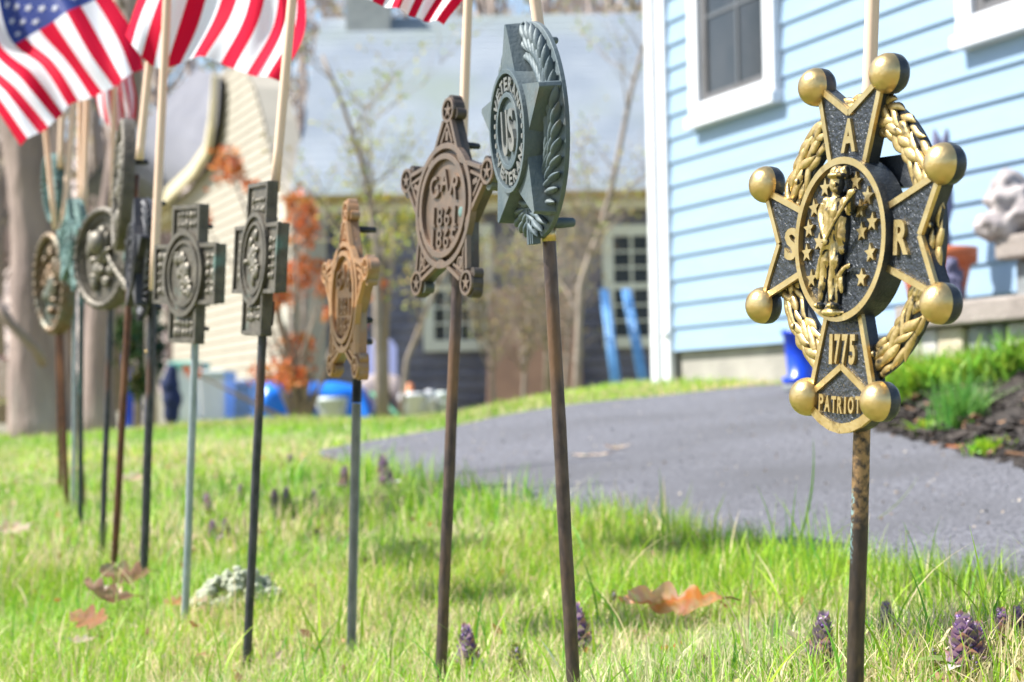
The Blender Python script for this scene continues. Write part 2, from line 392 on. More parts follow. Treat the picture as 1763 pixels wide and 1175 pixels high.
# extend the driveway to the right along the house, under the mulch bed
def resample(pts, n):
    d = [0]
    for a, b in zip(pts, pts[1:]): d.append(d[-1] + (b - a).length)
    out = []
    for k in range(n):
        t = d[-1] * k / (n - 1); i = max(j for j in range(len(d)) if d[j] <= t + 1e-9); i = min(i, len(pts) - 2)
        f = (t - d[i]) / max(1e-9, d[i + 1] - d[i]); out.append(pts[i].lerp(pts[i + 1], f))
    return out
mb = MB(); NS, NT = 120, 40
A = resample(nearp, NS); B = resample(farp, NS); vs = []
for j in range(NT + 1):
    for i in range(NS):
        p = A[i].lerp(B[i], j / NT)
        wob = .02 * math.sin(i * .9) * (1 - j / NT) + .012 * math.sin(i * 2.3) * (1 - j / NT)
        x, y = p.x, p.y - wob
        vs.append((x, y, gzf(x, y) + .008 + .002 * math.sin(x * 9)))
mb.add(vs, [(j * NS + i, j * NS + i + 1, (j + 1) * NS + i + 1, (j + 1) * NS + i) for j in range(NT) for i in range(NS - 1)], smooth=True)
tag(mb.build('driveway', M['asphalt']), kind='structure')

# ---------------------------------------------------------------- blue house wall frame
WC = Vector((0.7006, 8.6, 0)); WC = P(1156, 606, F / 398.0); ZS = WC.z          # lower back corner of siding
dw = Vector((1246 / F, -1, 0)).normalized()          # along the wall, towards the camera
# direction from the vanishing point
vp = ray(-365, 725); vp = Vector((vp.x, vp.y, 0)).normalized(); dw = -vp
nw = Vector((dw.y, -dw.x, 0));  nw = nw if nw.x < 0 else -nw        # outward normal (towards camera left)
def wall_s(px, off=0.0):           # distance along the wall where vertical plane is hit by pixel column
    r = ray(px, 400); p0 = WC + nw * off
    # (r*t - p0 + CAM) . nw = 0
    t = (p0 - CAM).dot(nw) / r.dot(nw)
    return (CAM + r * t - p0).dot(dw)
def wall_hit(px, py, off=0.0):
    r = ray(px, py); p0 = WC + nw * off
    t = (p0 - CAM).dot(nw) / r.dot(nw); q = CAM + r * t
    return (q - p0).dot(dw), q.z
WM = Matrix((( dw.x, -nw.x, 0, WC.x), (dw.y, -nw.y, 0, WC.y), (0, 0, 1, 0), (0, 0, 0, 1)))   # local x along wall, -y outward, z up
house = empty('blue_house', (WC.x, WC.y, gzf(WC.x, WC.y)))
tag(house, 'pale blue clapboard house with white trimmed windows behind the brass four armed marker', 'house')
hm = house.matrix_world.copy(); hm = Matrix.Translation(house.location)
def hpart(mb_, name, mats, parent=None, bevel=0):
    T = hm.inverted() @ WM
    mb_.v = [tuple(T @ Vector(q)) for q in mb_.v]
    if parent is None: parent = house
    return mb_.build(name, mats, parent, bevel)
LEN = 5.2; TOP = ZS + 3.3; LAP = 0.1016
mb = MB(); k = 0; z = ZS
while z < TOP:
    # one course: face leaning out at its foot, small return below
    pr = [(-.014, z), (-.003, z + LAP), (0.0, z + LAP), (0.0, z)]
    prof = [(-.015, z), (-.004, z + LAP)]
    vs = [(0, -.014, z), (LEN, -.014, z), (LEN, -.002, z + LAP), (0, -.002, z + LAP), (0, .0, z), (LEN, .0, z)]
    mb.add(vs, [(0, 1, 2, 3), (4, 5, 1, 0)])
    z += LAP
mb.box((0, .002, ZS), (LEN, .2, TOP))
mb.box((-.02, .2, ZS), (LEN, 5, TOP))
hpart(mb, 'siding', M['siding'])
mb = MB(); mb.box((.01, .02, ZS - 1.2), (LEN, 4.9, ZS - .004)); hpart(mb, 'foundation', M['concrete'])
mb = MB(); mb.box((-.15, -.03, ZS - .14), (.045, -.0005, TOP)); mb.box((-.15, .0, ZS - .14), (-.022, .06, TOP)); mb.box((-.11, -.05, ZS - .14), (-.04, -.0305, TOP)); hpart(mb, 'corner_board', M['trim'], bevel=.004)
mb = MB(); T = Matrix.Translation((.02, -.03, wall_hit(1160, 575)[1])); mb.ell((0, 0, 0), (.022, .02, .022), T=T); hpart(mb, 'outside_tap', M['trim'])
mb = MB(); mb.box((-.3, -.45, TOP), (LEN, 5, TOP + .18)); hpart(mb, 'roof_soffit', M['trim'])
def window(pl, pr_, pz, zt):
    s0, s1 = wall_s(pl), wall_s(pr_); zb = wall_hit(*pz)[1]
    fr = MB(); cw = .085
    g0, g1, gb, gt = s0 + cw, s1 - cw, zb + .1, zt - cw
    fr.box((s0, -.045, zb + .045), (g0, -.001, zt)); fr.box((g1, -.045, zb + .045), (s1, -.001, zt))
    fr.box((g0, -.044, gt), (g1, -.001, zt))
    fr.box((s0 - .012, -.062, zb), (s1 + .012, -.0005, zb + .045))
    fr.box((g0, -.04, zb + .046), (g1, -.001, gb))
    w = hpart(fr, 'window', M['trim'], bevel=.003)
    w.name = 'window'
    p = MB(); p.box((g0 + .001, -.017, gb + .001), (g1 - .001, -.0155, gt)); hpart(p, 'glass_pane', M['glass'], w)
    m2 = MB(); cx = (g0 + g1) / 2
    m2.box((g0 + .001, -.026, gb + .001), (g0 + .05, -.018, gt)); 
    m2.box((g0 + .051, -.025, gb + .001), (g1 - .001, -.018, gb + .03))
    hpart(m2, 'insect_screen_frame', M['screen'], w)
    m3 = MB(); m3.box((cx - .008 + .03, -.0225, gb + .031), (cx + .01 + .03, -.018, gt))
    zz = gb + .34
    m3.box((g0 + .051, -.0226, zz), (g1 - .001, -.018, zz + .014)); hpart(m3, 'muntin', M['muntin'], w)
    return w
window(1207, 1356, (1210, 222), ZS + 2.3)
window(1675, 1990, (1682, 84), ZS + 2.4)

# ---------------------------------------------------------------- stone steps and wall, right
# front plane parallel to the house wall
SO = P(1600, 552, 5.35)
SM = Matrix(((dw.x, -nw.x, 0, SO.x), (dw.y, -nw.y, 0, SO.y), (0, 0, 1, 0), (0, 0, 0, 1)))
def s_hit(px, py):
    r = ray(px, py); t = (SO - CAM).dot(nw) / r.dot(nw); q = CAM + r * t
    return (q - SO).dot(dw), q.z
def slab(p0, zt, th, s1, dep, lab, proud=.04, back=0):
    mb_ = MB(); n = 26; x0 = p0
    for i in range(1):
        mb_.box((x0, -proud + back, zt - th), (s1, dep, zt))
    o = mb_.build('capstone', M['slab'], None, bevel=.006); o.matrix_world = SM
    return o
zA = s_hit(1700, 515)[1]; zB = s_hit(1700, 400)[1]; sB = s_hit(1654, 405)[0]; s0_ = s_hit(1560, 520)[0]
wall_e = empty('stone_steps', (SO.x, SO.y, gzf(SO.x, SO.y)))
tag(wall_e, 'low steps of grey stone blocks with two thick capstone slabs behind the mulch bed', 'stone steps')
WI = Matrix.Translation(wall_e.location).inverted() @ SM
def spart(mb_, name, mats, bevel=0):
    mb_.v = [tuple(WI @ Vector(q)) for q in mb_.v]; return mb_.build(name, mats, wall_e, bevel)
mb = MB(); mb.box((s0_, -.04, zA - .062), (3.0, 1.1, zA)); spart(mb, 'capstone', M['slab'], .008)
mb = MB(); mb.box((sB, .10, zB - .062), (3.0, .95, zB)); spart(mb, 'capstone', M['slab'], .008)
def course(x0, x1, zb, zt, seed, y0=0.0):
    rr = random.Random(seed); x = x0; k = 0
    while x < x1:
        w = rr.choice([.07, .11, .15, .19, .13])
        mb_ = MB(); a = min(x + w - .008, x1)
        mb_.box((x, y0 + rr.uniform(-.008, .008), zb), (a, y0 + .5, zt)); 
        if a - x > .02: spart(mb_, 'block', M[['stone1', 'stone2', 'stone1', 'stone3', 'stone1'][rr.randrange(5)]], .012)
        x += w
course(sB + .03, 2.2, zA + .001, zB - .064, 3, .14)
course(s0_ + .03, 2.2, zA - .45, zA - .064, 5)

# terracotta pot, dark stone, boulders, silhouettes on the steps
def on_slab(px, py, back):
    r = ray(px, py); p0 = SO - nw * back
    t = (p0 - CAM).dot(nw) / r.dot(nw); return CAM + r * t
q = on_slab(1612, 507, .07); pr = F / (q - CAM).length
pot = empty('terracotta_pot', (q.x, q.y, zA)); tag(pot, 'orange terracotta pot with a thick rim on the stone steps', 'plant pot')
hp = (507 - 410) / pr; wr = 69 / pr
mb = MB(); mb.lathe([(0, 0), (wr * .62, 0), (wr * .85, hp * .72), (wr * .85, hp * .73), (wr, hp * .73), (wr * 1.02, hp), (wr * .88, hp), (wr * .8, hp * .8), (0, hp * .78)], 28)
mb.build('body', M['terracotta'], pot, smooth=True)
mb = MB(); mb.ell((0, 0, hp * .79), (wr * .78, wr * .78, .012)); mb.build('soil', M['mulch'], pot)
def rock(name, lab, cat, px, py, back, w, h, m, seed, zbase, n=5, group=None):
    c = on_slab(px, py, back); mb_ = MB(); rr = random.Random(seed)
    sc_ = F / (c - CAM).length; w /= sc_; h /= sc_
    for i in range(n):
        t = i / max(1, n - 1)
        mb_.ell((rr.uniform(-.25, .25) * w * (1 - t), rr.uniform(-.2, .2) * w * (1 - t), h * (.18 + .62 * t)), (w * (.5 - .24 * t) * rr.uniform(.85, 1.1), w * .4 * (1 - .4 * t), h * (.26 - .04 * t)), n=12)
    o = mb_.build(name, m, None); o.location = (c.x, c.y, zbase)
    remesh(o, max(w, h) / 26, 3)
    displace(o, lambda c_: noise.noise(c_ * (9 / max(w, .05)) * .6) * w * .09 + noise.noise(c_ * 40) * w * .03)
    return tag(o, lab, cat, group)
rock('garden_rock', 'smooth dark slate purple stone leaning in front of the terracotta pot', 'rock', 1640, 512, -.0, 54, 76, M['purple'], 4, zA, 4)
rock('garden_rock', 'pale grey craggy rock piled to a point on the upper capstone', 'rock', 1738, 392, .15, 130, 110, M['boulder'], 9, zB, 6)
rb = on_slab(1612, 300, .5)
g = F / (rb - CAM).length
rab = empty('rabbit_figurine', (rb.x, rb.y, zB)); tag(rab, 'blue grey garden rabbit figurine with upright ears on the far end of the steps', 'figurine')
mb = MB(); base = 0
def loc(px, py): 
    r = ray(px, py); p0 = SO - nw * .5; t = (p0 - CAM).dot(nw) / r.dot(nw); return (CAM + r * t) - Vector(rab.location)
bz = 26 / g
mb.ell(loc(1592, 300), (34 / g, 22 / g, 46 / g)); mb.ell(loc(1618, 285), (20 / g, 16 / g, 24 / g)); mb.ell(loc(1606, 345), (36 / g, 26 / g, 60 / g)); mb.ell(loc(1604, 420), (34 / g, 26 / g, 60 / g))
mb.tube([loc(1616, 275), loc(1613, 245), loc(1608, 222)], [9 / g, 9 / g, 3 / g], 8); mb.tube([loc(1624, 275), loc(1628, 245), loc(1631, 220)], [9 / g, 8 / g, 3 / g], 8)
o = mb.build('body', M['purple'], rab); remesh(o, 3.2 / g, 3)
pl = bpy.data.objects['rabbit_figurine']
mb = MB(); lo_ = min(v.co.z for v in o.data.vertices); mb.box((-.07, -.07, -(zB - zA) + .002 ), (.07, .07, max(lo_ + .02, .02))); mb.build('plinth', M['stone2'], rab, .006)

# mulch bed
bedn = [ground_hit(*q) for q in [(1478, 722), (1500, 738), (1560, 758), (1640, 778), (1763, 806), (1900, 838), (2150, 900)]]
wb = [SM @ Vector((s, .02, 0)) for s in np.linspace(s0_ - .25, 3.2, 7)]
A = resample(bedn, 60); B = resample(wb, 60); NT = 40; vs = []
def bedz(p, t): return gzf(p.x, p.y) + .004 + .13 * (1 - (1 - t) ** 1.7) + .012 * noise.noise(Vector((p.x * 18, p.y * 18, 0))) * min(1, t * 8)
BED = []
for j in range(NT + 1):
    for i in range(60):
        p = A[i].lerp(B[i], j / NT); vs.append((p.x, p.y, bedz(p, j / NT)))
mb = MB(); mb.add(vs, [(j * 60 + i, j * 60 + i + 1, (j + 1) * 60 + i + 1, (j + 1) * 60 + i) for j in range(NT) for i in range(59)], smooth=True)
tag(mb.build('mulch_bed', M['mulch']), kind='structure')
def bedpt(i, t): p = A[i].lerp(B[i], t); return Vector((p.x, p.y, bedz(p, t)))
mb = MB(); rr = random.Random(2)
for k in range(2600):
    i = rr.randrange(0, 59); t = rr.random() ** 1.3 if k % 3 else rr.random() * .25 - .03
    p = bedpt(i, t) + Vector((rr.uniform(-.03, .03), rr.uniform(-.03, .03), .004))
    L = rr.uniform(.006, .022); w_ = rr.uniform(.003, .008)
    T = Matrix.Translation(p) @ Matrix.Rotation(rr.uniform(0, 6.28), 4, 'Z') @ Matrix.Rotation(rr.uniform(-.7, .7), 4, 'X') @ Matrix.Rotation(rr.uniform(-.5, .5), 4, 'Y')
    mb.box((-L, -w_, -.002), (L, w_, .002), 1 if rr.random() < .06 else 0, T)
o = mb.build('bark_chips', [M['chip'], M['chip2']]); tag(o, 'scattered bark chips over the black mulch bed', 'bark chips', kind='stuff')
# ---------------------------------------------------------------- vegetation helpers
def blades(name, X, Y, Z, hgt, wid, col, lean=.45, seg=3, m=None, tip=None, kind=None, curl=1.0, az=None):
    """many grass blades as one numpy mesh"""
    n = len(X); a = rng.uniform(0, 2 * PI, n) if az is None else az
    ln = np.abs(rng.normal(0, lean, n)) + .05
    fa = rng.uniform(0, 2 * PI, n)
    V = np.zeros((n, 2 * seg + 1, 3), np.float32); C = np.ones((n, 2 * seg + 1, 4), np.float32)
    for s in range(seg + 1):
        t = s / seg
        off = hgt * ln * t ** (1 + curl); up = hgt * t * (1 - .22 * np.minimum(ln, 1.4) * t)
        cx = X + np.cos(a) * off; cy = Y + np.sin(a) * off; cz = Z + up
        w = wid * (1 - t ** 1.6) / 2
        cc = col * (.78 + .3 * t)
        if s < seg:
            for sg, q in ((-1, 0), (1, 1)):
                V[:, 2 * s + q, 0] = cx + sg * np.cos(fa) * w; V[:, 2 * s + q, 1] = cy + sg * np.sin(fa) * w; V[:, 2 * s + q, 2] = cz
                C[:, 2 * s + q, :3] = col
        else:
            V[:, 2 * s, 0] = cx; V[:, 2 * s, 1] = cy; V[:, 2 * s, 2] = cz; C[:, 2 * s, :3] = col
    nv = 2 * seg + 1
    quads = np.array([[2 * s, 2 * s + 1, 2 * s + 3, 2 * s + 2] for s in range(seg - 1)])
    tri = np.array([2 * seg - 2, 2 * seg - 1, 2 * seg])
    base = (np.arange(n) * nv)[:, None]
    li = np.concatenate([(base[:, :, None] + quads[None]).reshape(n, -1), base + tri[None]], 1).reshape(-1).astype(np.int32)
    cnt = np.tile(np.array([4] * (seg - 1) + [3]), n)
    me = bpy.data.meshes.new(name); me.vertices.add(n * nv); me.vertices.foreach_set('co', V.reshape(-1))
    me.loops.add(len(li)); me.loops.foreach_set('vertex_index', li)
    me.polygons.add(len(cnt)); st = np.concatenate([[0], np.cumsum(cnt)[:-1]]).astype(np.int32)
    me.polygons.foreach_set('loop_start', st); me.polygons.foreach_set('loop_total', cnt.astype(np.int32))
    ca = me.color_attributes.new('Col', 'FLOAT_COLOR', 'POINT'); ca.data.foreach_set('color', C.reshape(-1))
    me.update(calc_edges=True); me.validate(); me.materials.append(m or M['grass'])
    o = bpy.data.objects.new(name, me); COL.objects.link(o)
    if kind: o['kind'] = kind
    return o
nx_, ny_ = zip(*NEAR); fx_, fy_ = zip(*FAR)
def lawn_mask(X, Y, Z, jit=0):
    px, py = proj(X, Y, Z)
    ye = np.interp(px, nx_, ny_) + jit; yf = np.interp(px, fx_, fy_)
    drive = (px > 545) & (py < ye) & (py > yf)
    bed = (px > 1440) & (py <= yf + 6)
    under = (px > 1345) & (py < ye)
    return ~(drive | bed | under), px, py
def lump(X, Y, s, ph=0):
    return (np.sin(X * s * 1.3 + ph) * np.cos(Y * s + 1.7 * ph) + np.sin(X * s * .53 + Y * s * .71 + ph) + np.sin(X * s * 2.1 - Y * s * 1.7 + 2 * ph) * .6) / 2.6
def scatter(n, y0, y1, power=1.0, wide=.36):
    Y = y0 + (y1 - y0) * rng.random(n * 3) ** power
    X = rng.uniform(-1, 1, n * 3) * (wide * Y + .05)
    k = rng.random(n * 3) < (wide * Y + .05) / (wide * y1 + .05)
    X, Y = X[k][:n], Y[k][:n]; return X, Y
def green(n, dry):
    """per blade colours, dry 0..1 probability of straw"""
    g1 = np.array([.24, .46, .03]); g2 = np.array([.42, .58, .045]); g3 = np.array([.14, .38, .04]); st = np.array([.78, .66, .40]); st2 = np.array([.66, .52, .30])
    t = rng.random((n, 1)); c = g1 * (1 - t) + g2 * t
    k = rng.random(n) < .18; c[k] = g3
    k = rng.random(n) < dry; t = rng.random((n, 1)); s = st * t + st2 * (1 - t); c[k] = s[k]
    return c * rng.uniform(.8, 1.15, (n, 1))
def wallcut(X, Y):       # keep clear of the house
    return ((X - WC.x) * nw.x + (Y - WC.y) * nw.y > .0) | (Y > WC.y + .1) & (X < WC.x - .02)
# plants in the mulch bed
def tuft_at(px, py, hpx, wpx, n, label, colr, wid=.005, lean=.5, name='garden_plant', cat='plant', broad=False):
    best = None
    for i in range(60):
        for t in np.linspace(0, 1, 30):
            p = bedpt(i, t); a, b = proj(np.array([p.x]), np.array([p.y]), np.array([p.z])); d = (a[0] - px) ** 2 + (b[0] - py) ** 2
            if best is None or d < best[0]: best = (d, p)
    g_ = best[1]; ppm = F / g_.y
    X = g_.x + rng.normal(0, wpx / ppm / 3, n); Y = g_.y + rng.normal(0, wpx / ppm / 3, n); Z = np.full(n, g_.z - .005)
    c = np.array(colr) * rng.uniform(.65, 1.3, (n, 1)) * np.stack([rng.uniform(.7, 1.4, n), np.ones(n), np.ones(n)], 1)
    o = blades(name, X, Y, Z, hpx / ppm * rng.uniform(.4, 1.1, n), wid * rng.uniform(.6, 1.4, n), c, lean=lean, seg=4, curl=.8)
    tag(o, label, cat); return o
PG = 'green plants in the mulch bed'
for a in [(1655, 735, 110, 60, 420, 'spray of fine upright green leaves in the middle of the mulch bed', (.14, .36, .06), .0035, .5),
          (1715, 775, 36, 60, 200, 'small bright green leafy clump at the front of the mulch bed', (.26, .48, .03), .014, 1.0),
          (1590, 745, 34, 30, 60, 'little yellow green rosette at the mulch edge behind the lowest gold ball', (.32, .48, .05), .014, 1.2),
          (1560, 690, 85, 60, 300, 'loose green plant right beside the lowest arm of the brass marker', (.24, .44, .04), .012, .8),
          (1620, 660, 70, 90, 420, 'broad leafy green plant against the left end of the stone steps', (.26, .46, .04), .014, .9),
          (1690, 655, 70, 80, 380, 'leafy green plant below the lower capstone', (.24, .44, .04), .014, .9),
          (1750, 640, 80, 70, 340, 'leafy green plant at the right edge below the steps', (.22, .42, .05), .014, .9),
          (1540, 650, 60, 40, 160, 'sparse green sprig at the left corner of the bed', (.2, .4, .05), .008, .6),
          (1575, 640, 90, 40, 60, 'thin upright pale green stems in front of the steps', (.3, .42, .1), .004, .3),
          (1680, 700, 50, 50, 160, 'grey green low plant between the leafy clumps', (.3, .4, .24), .010, 1.0)]:
    tuft_at(*a)
# grass by the house corner is part of lawn; reddish stake
def bare_tree(name, pts_px, D, r0, r1, nb, m, label, cat='tree', seed=1, blen=.9, bud=None, nbud=0, bs=.03, group=None, updir=.5, sub=6):
    rr = random.Random(seed); pts = [P(x, y, D) for x, y in pts_px]; base = pts[0].copy()
    e = empty(name, base); tag(e, label, cat, group)
    L = resample(pts, 14); L = [p - base for p in L]
    t = MB(); rads = [r0 + (r1 - r0) * i / 13 for i in range(14)]; t.tube(L, rads, 9); t.build('trunk', m, e)
    b = MB(); tips = []
    for k in range(nb):
        i = rr.randrange(3, 13); p = L[i]; d = Vector((rr.uniform(-1, 1), rr.uniform(-1, 1), rr.uniform(-.1, 1) + updir)).normalized()
        ln = blen * rr.uniform(.4, 1.1); q = [p]; 
        for s in range(5):
            d = (d + Vector((rr.uniform(-.3, .3), rr.uniform(-.3, .3), rr.uniform(-.1, .25)))).normalized(); q.append(q[-1] + d * ln / 5)
        rb_ = rads[i] * .45; b.tube(q, [rb_ * (1 - .17 * s) for s in range(6)], 5)
        tips += q[2:]
        for z_ in range(sub):
            p2 = q[rr.randrange(1, 6)]; d2 = (d + Vector((rr.uniform(-1, 1), rr.uniform(-1, 1), rr.uniform(-.4, .8)))).normalized(); q2 = [p2]
            for s in range(3): d2 = (d2 + Vector((rr.uniform(-.3, .3), rr.uniform(-.3, .3), rr.uniform(-.2, .3)))).normalized(); q2.append(q2[-1] + d2 * ln * .2)
            b.tube(q2, [rb_ * .4, rb_ * .35, rb_ * .25, rb_ * .15], 4); tips += q2[1:]
    b.build('branches', m, e)
    if nbud:
        c = MB()
        for k in range(nbud):
            p = rr.choice(tips) + Vector((rr.gauss(0, bs * 2), rr.gauss(0, bs * 2), rr.gauss(0, bs * 2)))
            quad_leaf(c, p, bs * rr.uniform(.6, 1.3), rr, [x * rr.uniform(.8, 1.2) for x in bud])
        c.build('leaves', M['leafm'], e, colors=True)
    return e
def quad_leaf(mb_, p, s, rr, col, wr=.5):
    a = Vector((rr.gauss(0, 1), rr.gauss(0, 1), rr.gauss(0, 1))).normalized(); b = a.orthogonal().normalized(); b = Matrix.Rotation(rr.uniform(0, 6.28), 3, a) @ b; c = a.cross(b)
    mb_.add([p - b * s, p - b * s * .2 + a * s * wr, p + b * s, p - b * s * .2 - a * s * wr + c * s * .3], [(0, 1, 2), (0, 2, 3)], 0, col=tuple(col))

# ================================================================= GREY HOUSE (far)
GD = 23.4
def front(px, py, D=GD): return P(px, py, D)
gh = empty('grey_house', (0, GD, gzf(0, GD))); tag(gh, 'long low house with a blue grey shingle roof and ochre eave behind the driveway', 'house')
GI = Matrix.Translation(gh.location).inverted()
def gpart(mb_, name, mats, parent=None, bevel=0, base=None):
    I = GI if base is None else base
    mb_.v = [tuple(I @ Vector(q)) for q in mb_.v]; return mb_.build(name, mats, gh if parent is None else parent, bevel)
x0 = front(495, 400).x; x1 = front(1400, 400).x; ze = front(900, 338).z; zr = P(900, 22, 27.2).z; y1 = GD + 3.8
def roofmesh(x0_, x1_, ya, za, yb, zb, rows, th=.03):
    mb_ = MB(); n = rows
    for k in range(n):
        t0, t1 = k / n, (k + 1) / n
        a = Vector((0, ya + (yb - ya) * t0, za + (zb - za) * t0 + th)); b = Vector((0, ya + (yb - ya) * t1, za + (zb - za) * t1))
        mb_.add([(x0_, a.y, a.z), (x1_, a.y, a.z), (x1_, b.y, b.z), (x0_, b.y, b.z), (x0_, a.y, a.z - th), (x1_, a.y, a.z - th)], [(0, 1, 2, 3), (4, 5, 1, 0)])
    return mb_
mb = roofmesh(x0 + .05, x1, GD - .25, ze, y1, zr, 26, .009)
mb.add([(x0 + .05, y1, zr), (x1, y1, zr), (x1, y1 + 4, ze), (x0 + .05, y1 + 4, ze)], [(0, 1, 2, 3)])
rf = gpart(mb, 'roof', M['roof'])
mb = MB(); mb.box((front(552, 0).x, y1 - .35, zr - .3), (front(640, 0).x, y1 + .3, zr + .45)); gpart(mb, 'chimney', M['stone1'], rf)
zf = front(900, 347).z; zf2 = front(900, 364).z
mb = MB(); mb.box((x0, GD - .32, ze - .05), (x1, GD - .255, ze + .03)); mb.box((x0, GD - .31, zf - .0), (x1, GD - .26, ze - .051)); gpart(mb, 'gutter', M['eave'])
mb = MB(); mb.box((x0, GD - .24, zf2), (x1, GD - .02, zf - .002)); gpart(mb, 'fascia', M['creamtrim'])
zg = gzf(0, GD) - .5; mb = MB(); z = zg
while z < zf2 - .002:
    zt = min(z + .14, zf2 - .002); mb.add([(x0, GD - .03, z), (x1, GD - .03, z), (x1, GD - .004, zt), (x0, GD - .004, zt), (x0, GD, z), (x1, GD, z)], [(0, 1, 2, 3), (4, 5, 1, 0)]); z = zt if zt - z > .139 else zf2
mb.box((x0, GD, zg), (x1, GD + 7, zf2))
mb.add([(x1, GD, zf2), (x1, GD + 7, zf2), (x1, y1, zr - .05)], [(0, 1, 2)]); mb.add([(x0 + .1, GD, zf2), (x0 + .1, GD + 7, zf2), (x0 + .1, y1, zr - .05)], [(0, 2, 1)])
gpart(mb, 'wall', M['shingwall'])
def gwindow(xa, xb, ya, yb, split=True, nx=4, ny=3):
    X0, X1 = front(xa, 500).x, front(xb, 500).x; Z1, Z0 = front(xa, ya).z, front(xa, yb).z; c_ = .13
    f_ = MB(); y0_ = GD - .07
    f_.box((X0, y0_, Z0), (X0 + c_, GD - .031, Z1)); f_.box((X1 - c_, y0_, Z0), (X1, GD - .031, Z1)); f_.box((X0 + c_, y0_, Z1 - c_), (X1 - c_, GD - .031, Z1)); f_.box((X0 + c_, y0_ - .03, Z0), (X1 - c_, GD - .031, Z0 + c_))
    zm = (Z0 + Z1) / 2; f_.box((X0 + c_, y0_ + .01, zm - .035), (X1 - c_, GD - .031, zm + .035))
    w_ = gpart(f_, 'window', M['whitesash'])
    p_ = MB(); p_.box((X0 + c_, GD - .045, Z0 + c_), (X1 - c_, GD - .0315, Z1 - c_)); gpart(p_, 'glass_pane', M['glass'], w_)
    s_ = MB()
    for za, zb in ((Z0 + c_, zm - .036), (zm + .036, Z1 - c_)):
        for i in range(1, nx): x = X0 + c_ + (X1 - X0 - 2 * c_) * i / nx; s_.box((x - .014, GD - .058, za), (x + .014, GD - .0455, zb))
        for j in range(1, ny): z = za + (zb - za) * j / ny; s_.box((X0 + c_, GD - .0565, z - .012), (X1 - c_, GD - .0458, z + .012))
    gpart(s_, 'muntins', M['whitesash'], w_)
gwindow(1038, 1200, 388, 600); gwindow(728, 850, 388, 606)

# cream gambrel house
CD = 21.5
ch = empty('cream_house', (P(430, 700, CD).x, CD, gzf(-3, CD))); tag(ch, 'cream clapboard gable house with flared rake and pale grey roof at the left', 'house')
CI = Matrix.Translation(ch.location).inverted()
prof = [(372, 130), (395, 118), (425, 122), (440, 150), (455, 205), (470, 270), (482, 310), (505, 352), (505, 780), (300, 780), (300, 352), (352, 300), (366, 258), (374, 200), (377, 160)]
G0 = P(499, 500, 23.3)
def gab(px, py, off=0.0):
    r = ray(px, py); t = (G0 + nw * off - CAM).dot(nw) / r.dot(nw); return CAM + r * t
def span(y):
    xsx = []
    for (ax, ay), (bx, by) in zip(prof, prof[1:] + prof[:1]):
        if (ay <= y < by) or (by <= y < ay): xsx.append(ax + (bx - ax) * (y - ay) / (by - ay))
    return (min(xsx), max(xsx)) if len(xsx) >= 2 else None
# clapboards follow world height: clip each course against the outline in wall coordinates
W2 = [((gab(x, y) - G0).dot(dw), gab(x, y).z) for x, y in prof]
def spanw(z):
    q = []
    for (a0, z0_), (a1, z1_) in zip(W2, W2[1:] + W2[:1]):
        if (z0_ <= z < z1_) or (z1_ <= z < z0_): q.append(a0 + (a1 - a0) * (z - z0_) / (z1_ - z0_))
    return (min(q), max(q)) if len(q) >= 2 else None
mb = MB(); z = min(q[1] for q in W2); zt_ = max(q[1] for q in W2)
def gw(a, z, o=0): p = G0 + dw * a + nw * o; return Vector((p.x, p.y, z))
while z < zt_ - .02:
    a = spanw(z + .001); b_ = spanw(min(z + .13, zt_ - .005))
    if a and b_: mb.add([gw(a[0], z, .03), gw(a[1], z, .03), gw(b_[1], z + .13, .012), gw(b_[0], z + .13, .012), gw(a[0], z, 0), gw(a[1], z, 0)], [(0, 1, 2, 3), (4, 5, 1, 0)])
    z += .13
fr_ = [gw(a, z) for a, z in W2]; n = len(fr_); bk = [q - nw * .4 for q in fr_]
mb.add(fr_ + bk, [tuple(range(n)), tuple(range(n, 2 * n))[::-1]] + [(i, (i + 1) % n, n + (i + 1) % n, n + i) for i in range(n)])
gpart(mb, 'wall', M['cream'], ch, base=CI)
# left roof plane (curved, pale grey) with cream rake
rake = [(378, 128), (376, 165), (372, 205), (364, 250), (340, 285), (300, 322), (262, 352)]
mb = MB(); back = [(338, 118), (316, 138), (290, 165), (262, 194), (234, 222), (195, 262), (140, 318)]
fa_ = [gab(x, y, .12) for x, y in rake]; ba_ = [gab(x, y, .12) + Vector((-.2, 2.5, 0)) for x, y in back]
ba_ = [P(x, y, 31 + (y - 118) * -.006) for x, y in back]
m_ = len(fa_)
mb.add(fa_ + ba_ + [q - Vector((0, 0, .12)) for q in fa_ + ba_], [(i, i + 1, m_ + i + 1, m_ + i) for i in range(m_ - 1)] + [(2 * m_ + i, 2 * m_ + m_ + i, 2 * m_ + m_ + i + 1, 2 * m_ + i + 1) for i in range(m_ - 1)], smooth=True)
gpart(mb, 'roof', M['roof2'], ch, base=CI)
mb = MB()
for i in range(m_ - 1):
    w0 = .05 + .035 * i; w1 = .05 + .035 * (i + 1); a, b = fa_[i] - Vector((0, .03, 0)), fa_[i + 1] - Vector((0, .03, 0)); dq = (dw * .55 + Vector((0, 0, -.85))).normalized(); dn0 = dq * w0; dn1 = dq * w1; a = a + nw * .1; b = b + nw * .1
    q = [a, b, b + dn1, a + dn0]; mb.add(q + [v - nw * .08 for v in q], [(0, 1, 2, 3), (4, 7, 6, 5), (0, 4, 5, 1), (1, 5, 6, 2), (2, 6, 7, 3), (3, 7, 4, 0)])
gpart(mb, 'rake_board', M['creamtrim'], ch, base=CI)
mb = MB(); a0_ = (gab(256, 400) - G0).dot(dw); a1_ = (gab(299, 400) - G0).dot(dw); z0_ = gzf(-3, 23) - .4
